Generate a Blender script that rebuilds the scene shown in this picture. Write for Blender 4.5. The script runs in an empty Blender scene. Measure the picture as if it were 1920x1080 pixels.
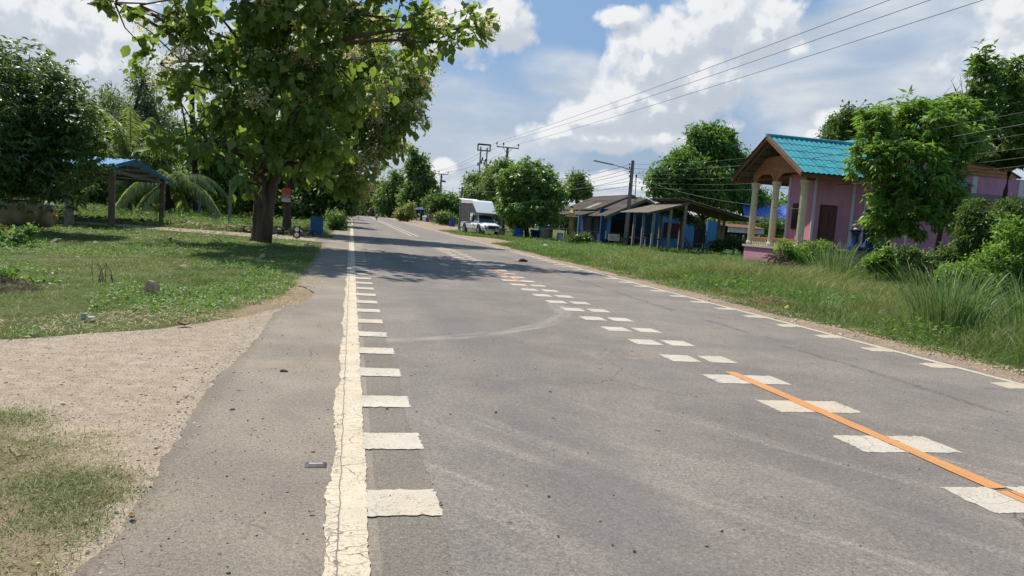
import bpy, math, random
import numpy as np
from mathutils import Matrix, Vector
R = math.radians
rng = np.random.default_rng(7)
random.seed(7)
SC = bpy.context.scene
COL = SC.collection

# ------------------------------------------------------------------ camera
CAM_F, CAM_H = 1400.0, 1.45
def _cam():
    rho, vx, vy, f = .07, 660., 392., CAM_F
    d = (540 - (vy + (960 - vx) * math.tan(rho))) * math.cos(rho)
    pitch = math.atan(d / f)
    s = (vx - 960) * math.cos(rho) + (vy - 540) * math.sin(rho)
    yaw = math.atan(-s / math.hypot(f, d))
    fw = np.array([math.sin(yaw) * math.cos(pitch), math.cos(yaw) * math.cos(pitch), -math.sin(pitch)])
    r0 = np.array([math.cos(yaw), -math.sin(yaw), 0.])
    u0 = np.cross(r0, fw)
    return fw, r0 * math.cos(rho) + u0 * math.sin(rho), -r0 * math.sin(rho) + u0 * math.cos(rho)
FW, RT, UP = _cam()
cd = bpy.data.cameras.new('camera'); cam = bpy.data.objects.new('camera', cd); COL.objects.link(cam)
cd.sensor_width = 36; cd.lens = CAM_F / 1920 * 36; cd.clip_start = .05; cd.clip_end = 5000
M = Matrix(((RT[0], UP[0], -FW[0], 0), (RT[1], UP[1], -FW[1], 0), (RT[2], UP[2], -FW[2], CAM_H), (0, 0, 0, 1)))
cam.matrix_world = M
SC.camera = cam
SC.render.resolution_x, SC.render.resolution_y = 1024, 576
def ray(px, py):
    v = FW * CAM_F + RT * (px - 960) - UP * (py - 540); return v / np.linalg.norm(v)
def G(px, py, z=0.):                       # ground point seen at a photo pixel
    v = ray(px, py); t = (z - CAM_H) / v[2]; return (v[0] * t, v[1] * t)
def A(px, py, Y):                          # point at road distance Y
    v = ray(px, py); t = Y / v[1]; return (v[0] * t, Y, CAM_H + v[2] * t)
def AX(px, py, X):                         # point at lateral offset X
    v = ray(px, py); t = X / v[0]; return (X, v[1] * t, CAM_H + v[2] * t)
def depth_px(Y): return CAM_F / Y

# ------------------------------------------------------------------ light
SUN = Vector((-.27, .50, .80)).normalized()
SUN_EL = math.asin(SUN.z); SUN_AZ = math.atan2(SUN.x, SUN.y)
ld = bpy.data.lights.new('sun', 'SUN'); ld.energy = 4.6; ld.angle = R(.55); ld.color = (1, .94, .84)
sun = bpy.data.objects.new('sun', ld); COL.objects.link(sun)
sun.rotation_euler = SUN.to_track_quat('Z', 'Y').to_euler(); sun.location = (-40, 60, 90)
SC.view_settings.view_transform = 'Standard'; SC.view_settings.look = 'None'
SC.cycles.max_bounces = 6; SC.cycles.diffuse_bounces = 3; SC.cycles.glossy_bounces = 2; SC.cycles.transmission_bounces = 3; SC.cycles.transparent_max_bounces = 4
SC.view_settings.exposure = 0.35; SC.view_settings.gamma = 1.0
SKY_STRENGTH = .12
def build_world():
    w = bpy.data.worlds.new('World'); SC.world = w; w.use_nodes = True; w.cycles.sampling_method = 'MANUAL'; w.cycles.sample_map_resolution = 512
    nt = w.node_tree; nt.nodes.clear(); L = nt.links.new
    N = lambda t, **k: _node(nt, t, **k)
    out = N('ShaderNodeOutputWorld'); bg = N('ShaderNodeBackground'); bg.inputs['Strength'].default_value = SKY_STRENGTH
    sky = N('ShaderNodeTexSky'); sky.sky_type = 'NISHITA'; sky.sun_disc = False
    sky.sun_elevation = SUN_EL; sky.sun_rotation = SUN_AZ; sky.air_density = 1.25; sky.dust_density = 1.6; sky.ozone_density = 1.6
    # --- density groups: direction -> angular coordinates in degrees / 10
    def blobs_for(lst):
        o = []
        for px, py, rx, ry in lst:
            v = ray(px, py); o.append((math.degrees(math.atan2(v[0], v[1])) / 10, math.degrees(math.asin(v[2])) / 10, rx / 250., ry / 250.))
        return o
    cum = blobs_for([(1350, 40, 130, 100), (1270, 90, 110, 95), (1210, 120, 75, 85), (1420, 70, 75, 65), (1180, 190, 80, 65), (1120, 225, 85, 45),
        (1250, 210, 110, 65), (1320, 150, 90, 90), (1055, 248, 45, 18), (930, 45, 85, 55), (860, 60, 95, 60), (1160, 30, 45, 22),
        (1490, 92, 34, 22), (1130, 258, 130, 34), (1250, 255, 90, 34),
        (60, 60, 200, 100), (190, 130, 150, 90), (-300, 60, 260, 160), (1925, 90, 85, 110), (2150, 60, 220, 170),
        (560, 120, 200, 110), (1160, 345, 90, 24), (1568, 224, 42, 24), (1532, 256, 26, 14), (830, 318, 34, 26)])
    def density(name, blobs, amp, sc, det):
        g = bpy.data.node_groups.new(name, 'ShaderNodeTree')
        g.interface.new_socket('P', in_out='INPUT', socket_type='NodeSocketVector')
        g.interface.new_socket('D', in_out='OUTPUT', socket_type='NodeSocketFloat')
        gi = _node(g, 'NodeGroupInput'); go = _node(g, 'NodeGroupOutput'); LL = g.links.new
        acc = None
        for (x, y, rx, ry) in blobs:
            s = _node(g, 'ShaderNodeVectorMath', operation='SUBTRACT'); LL(gi.outputs[0], s.inputs[0]); s.inputs[1].default_value = (x, y, 0)
            m = _node(g, 'ShaderNodeVectorMath', operation='MULTIPLY'); LL(s.outputs[0], m.inputs[0]); m.inputs[1].default_value = (1 / rx, 1 / ry, 0)
            l = _node(g, 'ShaderNodeVectorMath', operation='LENGTH'); LL(m.outputs[0], l.inputs[0])
            if acc is None: acc = l.outputs['Value']
            else:
                mx = _node(g, 'ShaderNodeMath', operation='SMOOTH_MIN'); LL(acc, mx.inputs[0]); LL(l.outputs['Value'], mx.inputs[1]); mx.inputs[2].default_value = .22; acc = mx.outputs[0]
        nz = _node(g, 'ShaderNodeTexNoise', noise_dimensions='2D'); nz.inputs['Scale'].default_value = sc; nz.inputs['Detail'].default_value = det; nz.inputs['Roughness'].default_value = .56
        nz.inputs['Distortion'].default_value = .15
        LL(gi.outputs[0], nz.inputs['Vector'])
        if name.startswith('cumulus'):
            for vs, va in ((3.6, .42), (9., .20), (21., .10)):      # cauliflower billows
                wv = _node(g, 'ShaderNodeVectorMath', operation='MULTIPLY_ADD'); LL(nz.outputs['Color'], wv.inputs[0]); wv.inputs[1].default_value = (.25,) * 3; LL(gi.outputs[0], wv.inputs[2])
                vo = _node(g, 'ShaderNodeTexVoronoi', feature='F1', voronoi_dimensions='2D'); vo.inputs['Scale'].default_value = vs; LL(wv.outputs[0], vo.inputs['Vector'])
                mv = _node(g, 'ShaderNodeMath', operation='MULTIPLY_ADD'); LL(vo.outputs['Distance'], mv.inputs[0]); mv.inputs[1].default_value = va; LL(acc, mv.inputs[2]); s0 = _node(g, 'ShaderNodeMath', operation='SUBTRACT'); LL(mv.outputs[0], s0.inputs[0]); s0.inputs[1].default_value = va * .45; acc = s0.outputs[0]
        a = _node(g, 'ShaderNodeMath', operation='MULTIPLY_ADD'); LL(nz.outputs['Fac'], a.inputs[0]); a.inputs[1].default_value = amp; a.inputs[2].default_value = 1 - amp * .5
        b = _node(g, 'ShaderNodeMath', operation='SUBTRACT'); LL(a.outputs[0], b.inputs[0]); LL(acc, b.inputs[1])
        LL(b.outputs[0], go.inputs[0]); return g
    tc = N('ShaderNodeTexCoord'); sep = N('ShaderNodeSeparateXYZ'); L(tc.outputs['Generated'], sep.inputs[0])
    at = N('ShaderNodeMath', operation='ARCTAN2'); L(sep.outputs[0], at.inputs[0]); L(sep.outputs[1], at.inputs[1])
    asn = N('ShaderNodeMath', operation='ARCSINE'); L(sep.outputs[2], asn.inputs[0])
    cb = N('ShaderNodeCombineXYZ'); L(at.outputs[0], cb.inputs[0]); L(asn.outputs[0], cb.inputs[1])
    P = N('ShaderNodeVectorMath', operation='SCALE'); L(cb.outputs[0], P.inputs[0]); P.inputs['Scale'].default_value = 180 / math.pi / 10
    g1 = density('cumulus_density', cum, 1.35, 2.1, 8)
    def use(g, off=None):
        src = P.outputs[0]
        if off:
            ad = N('ShaderNodeVectorMath', operation='ADD'); L(src, ad.inputs[0]); ad.inputs[1].default_value = off; src = ad.outputs[0]
        n = N('ShaderNodeGroup'); n.node_tree = g; L(src, n.inputs[0]); return n.outputs[0]
    def ramp(src, a, b, c=0., d=1., smooth=True):
        m = N('ShaderNodeMapRange'); m.interpolation_type = 'SMOOTHSTEP' if smooth else 'LINEAR'
        L(src, m.inputs[0]); m.inputs[1].default_value = a; m.inputs[2].default_value = b; m.inputs[3].default_value = c; m.inputs[4].default_value = d; return m.outputs[0]
    def math2(op, a, b):
        m = N('ShaderNodeMath', operation=op)
        for i, q in enumerate((a, b)):
            if isinstance(q, (int, float)): m.inputs[i].default_value = q
            else: L(q, m.inputs[i])
        return m.outputs[0]
    def mix(f, a, b):
        m = N('ShaderNodeMix'); m.data_type = 'RGBA'
        if isinstance(f, (int, float)): m.inputs[0].default_value = f
        else: L(f, m.inputs[0])
        for i, q in ((6, a), (7, b)):
            if isinstance(q, tuple): m.inputs[i].default_value = (*q, 1)
            else: L(q, m.inputs[i])
        return m.outputs[2]
    d0 = use(g1); d1 = use(g1, (-.05, .08, 0)); d2 = use(g1, (-.25, .40, 0))
    mask = ramp(d0, -.06, .34)
    # self-shading of the cloud volume: how much cloud lies towards the sun
    sh = ramp(d1, .02, .65, 0, 1, False); sh2 = ramp(d2, -.1, .9, 0, 1)
    k = SKY_STRENGTH
    c = lambda r, g_, b: (r / k, g_ / k, b / k)
    lit = c(.60, .63, .665); mid = c(.475, .515, .575); dark = c(.41, .455, .515)
    ccol = mix(sh, lit, mid); ccol = mix(math2('MULTIPLY', sh2, .65), ccol, dark)
    # relief inside the cumulus
    rel = ramp(math2('SUBTRACT', d0, d1), -.30, .30, 0, 1., False)
    ccol = mix(math2('MULTIPLY', ramp(rel, .45, 1.0), .85), ccol, c(.70, .71, .72)); ccol = mix(math2('MULTIPLY', ramp(rel, .5, .0), .5), ccol, c(.40, .44, .50))
    # thin high layer
    st = N('ShaderNodeVectorMath', operation='MULTIPLY'); L(P.outputs[0], st.inputs[0]); st.inputs[1].default_value = (.55, 1.7, 1)
    n2 = N('ShaderNodeTexNoise', noise_dimensions='2D'); n2.inputs['Scale'].default_value = 1.15; n2.inputs['Detail'].default_value = 8; n2.inputs['Roughness'].default_value = .55; n2.inputs['Distortion'].default_value = .5
    L(st.outputs[0], n2.inputs['Vector'])
    wide = blobs_for([(1780, 150, 420, 190), (1650, 60, 200, 60), (820, 230, 330, 120), (150, 150, 420, 190), (1100, 380, 900, 60), (1060, 150, 110, 60), (2300, 200, 500, 300), (-500, 200, 500, 300)])
    gw = density('veil_density', wide, 1.0, 1.3, 7)
    dw = use(gw)
    veil = math2('MULTIPLY', ramp(dw, -.05, .5), ramp(n2.outputs['Fac'], .28, .58, .5, 1.))
    n3 = N('ShaderNodeTexNoise', noise_dimensions='2D'); n3.inputs['Scale'].default_value = 2.2; n3.inputs['Detail'].default_value = 6; L(st.outputs[0], n3.inputs['Vector'])
    vcol = mix(ramp(n3.outputs['Fac'], .35, .65), c(.42, .47, .54), c(.55, .585, .625))
    base = sky.outputs[0]
    # away from the sun azimuth / low elevation: humid grey-blue air
    el = math2('MULTIPLY', asn.outputs[0], 180 / math.pi)
    base2 = mix(.8, base, c(.150, .272, .475))
    hz = ramp(el, 0, 13, .85, 0)
    base2 = mix(hz, base2, c(.31, .38, .475))
    col = mix(veil, base2, vcol); col = mix(mask, col, ccol)
    # lower hemisphere
    below = ramp(el, -2, 0, 1, 0); col = mix(below, col, c(.12, .12, .09))
    L(col, bg.inputs[0]); L(bg.outputs[0], out.inputs[0])
def _node(nt, t, **k):
    n = nt.nodes.new(t)
    for a, b in k.items(): setattr(n, a, b)
    return n
build_world()
# ------------------------------------------------------------------ materials
MATS = {}
def srgb(r, g, b):
    f = lambda c: (c / 255 / 12.92) if c / 255 <= .04045 else ((c / 255 + .055) / 1.055) ** 2.4
    return (f(r), f(g), f(b))
class NT:
    def __init__(s, name):
        s.m = bpy.data.materials.new(name); s.m.use_nodes = True; s.nt = s.m.node_tree; s.nt.nodes.clear()
        s.out = s.n('ShaderNodeOutputMaterial'); s.tc = s.n('ShaderNodeTexCoord'); s.P = s.tc.outputs['Object']
    def n(s, t, **k): return _node(s.nt, t, **k)
    def L(s, a, b): s.nt.links.new(a, b)
    def put(s, v, inp):
        if isinstance(v, (int, float)): inp.default_value = v
        elif isinstance(v, tuple): inp.default_value = (*v, 1) if len(inp.default_value) == 4 and len(v) == 3 else v
        else: s.L(v, inp)
    def noise(s, scale, det=3, rough=.55, vec=None, dist=0.):
        n = s.n('ShaderNodeTexNoise'); n.inputs['Scale'].default_value = scale; n.inputs['Detail'].default_value = det
        n.inputs['Roughness'].default_value = rough; n.inputs['Distortion'].default_value = dist
        s.L(vec or s.P, n.inputs['Vector']); return n.outputs['Fac']
    def vor(s, scale, feature='F1', vec=None, out='Distance'):
        n = s.n('ShaderNodeTexVoronoi', feature=feature); n.inputs['Scale'].default_value = scale; s.L(vec or s.P, n.inputs['Vector']); return n.outputs[out]
    def vscale(s, v, src=None):
        n = s.n('ShaderNodeVectorMath', operation='MULTIPLY'); s.L(src or s.P, n.inputs[0]); n.inputs[1].default_value = v; return n.outputs[0]
    def warp(s, amt, scale):
        nz = s.n('ShaderNodeTexNoise'); nz.inputs['Scale'].default_value = scale; nz.inputs['Detail'].default_value = 3; s.L(s.P, nz.inputs['Vector'])
        a = s.n('ShaderNodeVectorMath', operation='MULTIPLY_ADD'); s.L(nz.outputs['Color'], a.inputs[0]); a.inputs[1].default_value = (amt,) * 3; s.L(s.P, a.inputs[2]); return a.outputs[0]
    def ramp(s, src, a, b, c=0., d=1., sm=True):
        m = s.n('ShaderNodeMapRange'); m.interpolation_type = 'SMOOTHSTEP' if sm else 'LINEAR'
        s.put(src, m.inputs[0])
        for i, v in enumerate((a, b, c, d)): m.inputs[i + 1].default_value = v
        return m.outputs[0]
    def math(s, op, a, b=0., c=None):
        m = s.n('ShaderNodeMath', operation=op); s.put(a, m.inputs[0]); s.put(b, m.inputs[1])
        if c is not None: s.put(c, m.inputs[2])
        return m.outputs[0]
    def mix(s, f, a, b, mode='MIX'):
        m = s.n('ShaderNodeMix'); m.data_type = 'RGBA'; m.blend_type = mode
        s.put(f, m.inputs[0]); s.put(a, m.inputs[6]); s.put(b, m.inputs[7]); return m.outputs[2]
    def xyz(s):
        n = s.n('ShaderNodeSeparateXYZ'); s.L(s.P, n.inputs[0]); return n.outputs
    def bsdf(s, col, rough=.8, bump=None, bstr=.3, bdist=.01, spec=.3, metal=0.):
        b = s.n('ShaderNodeBsdfPrincipled'); s.put(col, b.inputs['Base Color']); s.put(rough, b.inputs['Roughness'])
        b.inputs['Specular IOR Level'].default_value = spec; b.inputs['Metallic'].default_value = metal
        if bump is not None:
            n = s.n('ShaderNodeBump'); n.inputs['Strength'].default_value = bstr; n.inputs['Distance'].default_value = bdist; s.L(bump, n.inputs['Height']); s.L(n.outputs[0], b.inputs['Normal'])
        s.L(b.outputs[0], s.out.inputs[0]); s.b = b; return s.m
def pm(name, c1, c2=None, scale=3., rough=.8, bump=0., spec=.3, metal=0., stretch=None, dirt=None, fine=0.):
    if name in MATS: return MATS[name]
    t = NT(name); c2 = c2 or tuple(v * .75 for v in c1)
    v = t.vscale(stretch) if stretch else None
    n = t.noise(scale, 5, .6, v); col = t.mix(t.ramp(n, .32, .68), c1, c2)
    if fine: col = t.mix(t.ramp(t.noise(scale * 14, 3, .6, v), .4, .62, 0, fine), col, tuple(q * .45 for q in c1))
    if dirt: col = t.mix(t.ramp(t.noise(scale * .6, 6, .7), .5, .72, 0, .8), col, dirt)
    m = t.bsdf(col, rough, n if bump else None, bump, .02, spec, metal); MATS[name] = m; return m
def leafmat(name, dark, light, trans=.35, rough=.45, extra=None):
    if name in MATS: return MATS[name]
    if 'grass' not in name and 'dead' not in name and name != 'straw': dark = tuple(q * 1.22 for q in dark); light = tuple(q * 1.22 for q in light)
    t = NT(name); a = t.n('ShaderNodeAttribute'); a.attribute_name = 'tint'
    r = t.n('ShaderNodeValToRGB'); r.color_ramp.elements[0].color = (*dark, 1); r.color_ramp.elements[1].color = (*light, 1)
    r.color_ramp.elements[0].position = .05; r.color_ramp.elements[1].position = .85
    if extra: e = r.color_ramp.elements.new(.93); e.color = (*light, 1); r.color_ramp.elements[2].position = .98; r.color_ramp.elements[2].color = (*extra, 1)
    t.L(a.outputs['Fac'], r.inputs[0])
    b = t.n('ShaderNodeBsdfPrincipled'); t.L(r.outputs[0], b.inputs['Base Color']); b.inputs['Roughness'].default_value = rough; b.inputs['Specular IOR Level'].default_value = .35
    tr = t.n('ShaderNodeBsdfTranslucent'); mx = t.mix(.5, r.outputs[0], tuple(min(1, q * 1.6) for q in (light[0] * 1.1, light[1] * 1.2, light[2] * .5))); t.L(mx, tr.inputs[0])
    ms = t.n('ShaderNodeMixShader'); ms.inputs[0].default_value = trans; t.L(b.outputs[0], ms.inputs[1]); t.L(tr.outputs[0], ms.inputs[2]); t.L(ms.outputs[0], t.out.inputs[0])
    MATS[name] = t.m; return t.m

# ------------------------------------------------------------------ object helpers
def rootloc(o):
    p = Vector((0, 0, 0))
    while o is not None: p += o.location; o = o.parent
    return p
def link(name, me, mat, parent=None, world=True):
    o = bpy.data.objects.new(name, me); COL.objects.link(o)
    if mat: me.materials.append(mat)
    if parent:
        o.parent = parent
        if world:
            l = rootloc(parent)
            if l.length: me.transform(Matrix.Translation(-l))
    return o
def tag(o, label=None, cat=None, group=None, kind=None):
    if label: o['label'] = label
    if cat: o['category'] = cat
    if group: o['group'] = group
    if kind: o['kind'] = kind
    return o
def thing(name, label, cat, loc=(0, 0, 0), group=None):
    o = bpy.data.objects.new(name, None); COL.objects.link(o); o.location = loc; o.empty_display_size = .2
    return tag(o, label, cat, group)
def copy_tree(o, parent=None):
    c = o.copy(); COL.objects.link(c); c.parent = parent
    for ch in list(o.children): copy_tree(ch, c)
    return c
def raw_mesh(name, V, loops, starts, tint=None, smooth=False):
    me = bpy.data.meshes.new(name)
    me.vertices.add(len(V)); me.vertices.foreach_set('co', np.ascontiguousarray(V, dtype=np.float32).ravel())
    me.loops.add(len(loops)); me.loops.foreach_set('vertex_index', np.ascontiguousarray(loops, dtype=np.int32))
    me.polygons.add(len(starts)); me.polygons.foreach_set('loop_start', np.ascontiguousarray(starts, dtype=np.int32))
    me.update(calc_edges=True)
    if tint is not None:
        at = me.attributes.new('tint', 'FLOAT', 'FACE'); at.data.foreach_set('value', np.ascontiguousarray(tint, dtype=np.float32))
    if smooth: me.polygons.foreach_set('use_smooth', np.ones(len(starts), dtype=bool))
    return me
def inst_mesh(name, V, F, n, tint=None, smooth=False):   # V (n, k, 3); F list of faces of the template
    k = V.shape[1]; fl = np.concatenate([np.array(f) for f in F]); lens = np.array([len(f) for f in F])
    loops = (fl[None, :] + (np.arange(n) * k)[:, None]).ravel()
    st = np.concatenate([[0], np.cumsum(np.tile(lens, n))[:-1]])
    return raw_mesh(name, V.reshape(-1, 3), loops, st, None if tint is None else np.repeat(tint, len(F)), smooth)
class MB:
    def __init__(s): s.v = []; s.f = []
    def add(s, v, f):
        b = len(s.v); s.v += [tuple(q) for q in v]; s.f += [tuple(i + b for i in q) for q in f]; return s
    def box(s, x0, x1, y0, y1, z0, z1):
        return s.add([(x0, y0, z0), (x1, y0, z0), (x1, y1, z0), (x0, y1, z0), (x0, y0, z1), (x1, y0, z1), (x1, y1, z1), (x0, y1, z1)],
                     [(0, 3, 2, 1), (4, 5, 6, 7), (0, 1, 5, 4), (1, 2, 6, 5), (2, 3, 7, 6), (3, 0, 4, 7)])
    def obox(s, c, d, w, h, up=(0, 0, 1)):               # beam from c to d, width w, height h
        c, d = Vector(c), Vector(d); a = (d - c).normalized(); u = Vector(up); r = a.cross(u)
        if r.length < 1e-4: r = Vector((1, 0, 0))
        r.normalize(); u = r.cross(a)
        v = [p + r * (w / 2 * i) + u * (h / 2 * j) for p in (c, d) for i, j in ((-1, -1), (1, -1), (1, 1), (-1, 1))]
        return s.add(v, [(0, 3, 2, 1), (4, 5, 6, 7), (0, 1, 5, 4), (1, 2, 6, 5), (2, 3, 7, 6), (3, 0, 4, 7)])
    def prism(s, poly, d):                                # planar polygon extruded by vector d
        n = len(poly); p = [Vector(q) for q in poly]; d = Vector(d)
        return s.add(p + [q + d for q in p], [tuple(range(n))[::-1], tuple(range(n, 2 * n))] + [(i, (i + 1) % n, n + (i + 1) % n, n + i) for i in range(n)])
    def tube(s, pts, rad, n=8, cap=True):
        pts = [Vector(p) for p in pts]; m = len(pts)
        if isinstance(rad, (int, float)): rad = [rad] * m
        V = []; ref = Vector((0, 0, 1))
        for i, p in enumerate(pts):
            t = (pts[min(i + 1, m - 1)] - pts[max(i - 1, 0)]).normalized()
            r = t.cross(ref)
            if r.length < .05: r = t.cross(Vector((1, 0, 0)))
            r.normalize(); u = r.cross(t)
            V += [p + (r * math.cos(2 * math.pi * k / n) + u * math.sin(2 * math.pi * k / n)) * rad[i] for k in range(n)]
        F = [(i * n + k, i * n + (k + 1) % n, (i + 1) * n + (k + 1) % n, (i + 1) * n + k) for i in range(m - 1) for k in range(n)]
        if cap: F += [tuple(range(n))[::-1], tuple((m - 1) * n + k for k in range(n))]
        return s.add(V, F)
    def lathe(s, prof, c=(0, 0, 0), n=16, axis='z', flute=0.):
        V = []
        for (r, z) in prof:
            for k in range(n):
                a = 2 * math.pi * k / n; rr = r * (1 - (flute if k % 2 else 0))
                q = (rr * math.cos(a), rr * math.sin(a), z)
                if axis == 'x': q = (q[2], q[0], q[1])
                elif axis == 'y': q = (q[0], q[2], q[1])
                V.append((q[0] + c[0], q[1] + c[1], q[2] + c[2]))
        m = len(prof); F = [(i * n + k, i * n + (k + 1) % n, (i + 1) * n + (k + 1) % n, (i + 1) * n + k) for i in range(m - 1) for k in range(n)]
        F += [tuple(range(n))[::-1], tuple((m - 1) * n + k for k in range(n))]
        return s.add(V, F)
    def build(s, name, mat, parent=None, world=True, smooth=False, bevel=0.):
        me = bpy.data.meshes.new(name); me.from_pydata([tuple(v) for v in s.v], [], s.f)
        me.validate()
        if smooth: me.polygons.foreach_set('use_smooth', np.ones(len(me.polygons), dtype=bool))
        o = link(name, me, mat, parent, world)
        if bevel:
            b = o.modifiers.new('b', 'BEVEL'); b.width = bevel; b.segments = 2; b.limit_method = 'ANGLE'
        return o
# corrugated sheet between 4 corners a->b (eave), d->c (ridge): waves run up the slope
def corrugated(mb, a, b, c, d, pitch=.18, amp=.025, th=.012, tiles=0):
    a, b, c, d = map(Vector, (a, b, c, d)); L = (b - a).length; n = max(8, int(L / pitch * 4)); nrm = (b - a).cross(d - a).normalized()
    if nrm.z < 0: nrm = -nrm
    m = max(1, tiles); rows = []
    for j in range(m):
        for q in (j / m, (j + 1) / m):
            up = (.018 if tiles and q == j / m else 0)
            rows.append([(a.lerp(b, i / n)).lerp(d.lerp(c, i / n), q) + nrm * (amp * math.sin(2 * math.pi * i / 4) + up) for i in range(n + 1)])
    for side in (0, 1):
        V = [p - nrm * (th * side) for r in rows for p in r]; F = []
        for j in range(len(rows) - 1):
            for i in range(n):
                k = j * (n + 1) + i; q = (k, k + 1, k + n + 2, k + n + 1); F.append(q if side == 0 else q[::-1])
        mb.add(V, F)
    return mb
# ------------------------------------------------------------------ numpy value noise
_NG = rng.random((64, 64, 64)).astype(np.float32)
def vnoise(P, s=1.):
    P = np.atleast_2d(P) * s; 
    if P.shape[1] == 2: P = np.c_[P, np.zeros(len(P))]
    i = np.floor(P).astype(int); f = P - i; f = f * f * (3 - 2 * f); r = 0
    for dx in (0, 1):
        for dy in (0, 1):
            for dz in (0, 1):
                w = (f[:, 0] if dx else 1 - f[:, 0]) * (f[:, 1] if dy else 1 - f[:, 1]) * (f[:, 2] if dz else 1 - f[:, 2])
                r = r + w * _NG[(i[:, 0] + dx) % 64, (i[:, 1] + dy) % 64, (i[:, 2] + dz) % 64]
    return r
def gz(P):                                               # height of the bumpy ground
    b = (vnoise(P[:, :2], .35) - .6) * .12 * np.clip((np.abs(P[:, 0] - 3.6) - 4.6) / 3, 0, 1); z = -.02 + np.where((P[:, 1] < 160) & (P[:, 0] > -30) & (P[:, 0] < 34) & ((P[:, 0] < -1.2) | (P[:, 0] > 8.4)), b, 0)
    return np.where((P[:, 1] < 13) & (P[:, 0] > -14) & (P[:, 0] < 8.6), -.010, np.minimum(z, -.012))
def unit(v): return v / np.maximum(np.linalg.norm(v, axis=-1, keepdims=True), 1e-9)
TEMPL = {
 'ovate': (np.array([(0, 0, 0), (.25, .36, .06), (.62, .46, .02), (1, 0, -.22), (.62, -.46, .02), (.25, -.36, .06), (.35, 0, -.03), (.7, 0, -.09)]), [(0, 6, 1), (1, 6, 7, 2), (2, 7, 3), (0, 5, 6), (5, 4, 7, 6), (4, 3, 7)]),
 'lance': (np.array([(0, 0, 0), (.42, .5, .05), (1, 0, -.22), (.42, -.5, .05), (.5, 0, -.05)]), [(0, 4, 2, 1), (0, 3, 2, 4)]),
 'quad': (np.array([(0, 0, 0), (.5, .5, .08), (1, 0, -.15), (.5, -.5, .08)]), [(0, 3, 2, 1)]),
}
def leaves(name, P, Ax, L, W, mat, parent, tint, kind='lance', roll=.6):
    n = len(P); Ax = unit(Ax)
    up = np.zeros((n, 3)); up[:, 2] = 1; up += rng.normal(0, roll, (n, 3))
    S = unit(np.cross(Ax, up)); Nn = np.cross(S, Ax)
    T, F = TEMPL[kind]
    V = P[:, None, :] + Ax[:, None, :] * (T[None, :, 0:1] * L[:, None, None]) + S[:, None, :] * (T[None, :, 1:2] * W[:, None, None]) + Nn[:, None, :] * (T[None, :, 2:3] * L[:, None, None])
    me = inst_mesh(name, V, F, n, tint, kind == 'ovate')
    return link(name, me, mat, parent)
def blades(name, P, H, lean, W, mat, parent, tint, segs=2, droop=.35):
    n = len(P); th = rng.random(n) * math.pi; S = np.c_[np.cos(th), np.sin(th), np.zeros(n)]
    vs = []
    for i in range(segs):
        t = i / segs; c = P + np.c_[lean * (t ** 1.6), (H * (t - droop * t * t))]
        w = W * (1 - .55 * t) * .5; vs += [c - S * w[:, None], c + S * w[:, None]]
    vs.append(P + np.c_[lean, H * (1 - droop)])
    V = np.stack(vs, 1); F = [(2 * i, 2 * i + 1, 2 * i + 3, 2 * i + 2) for i in range(segs - 1)] + [(2 * segs - 2, 2 * segs - 1, 2 * segs)]
    me = inst_mesh(name, V, F, n, tint); return link(name, me, mat, parent)
def foliage_points(lobes, n, clump=.5, shell=.55, gap=.42, gsc=.9):
    """clump centres in a union of ellipsoids, thinned by noise, then leaf points round them"""
    vol = np.array([l[3] * l[4] * l[5] for l in lobes]) ** .75; out = []
    per = np.maximum(3, (vol / vol.sum() * n)).astype(int)
    for l, k in zip(lobes, per):
        d = unit(rng.normal(size=(k * 3, 3))); r = shell + (1 - shell) * rng.random((k * 3, 1)) ** .6
        p = np.array(l[:3]) + d * r * np.array(l[3:6]); nz = vnoise(p + 40, gsc) * .65 + vnoise(p + 11, gsc * 2.3) * .35
        p = p[nz > gap][:k]; ol = rng.random(len(p)) < .14; p[ol] = np.array(l[:3]) + (p[ol] - np.array(l[:3])) * rng.uniform(1.05, 1.25, (ol.sum(), 1)); out.append(np.c_[p, np.tile(l[:3], (len(p), 1))])
    return np.concatenate(out)
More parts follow.
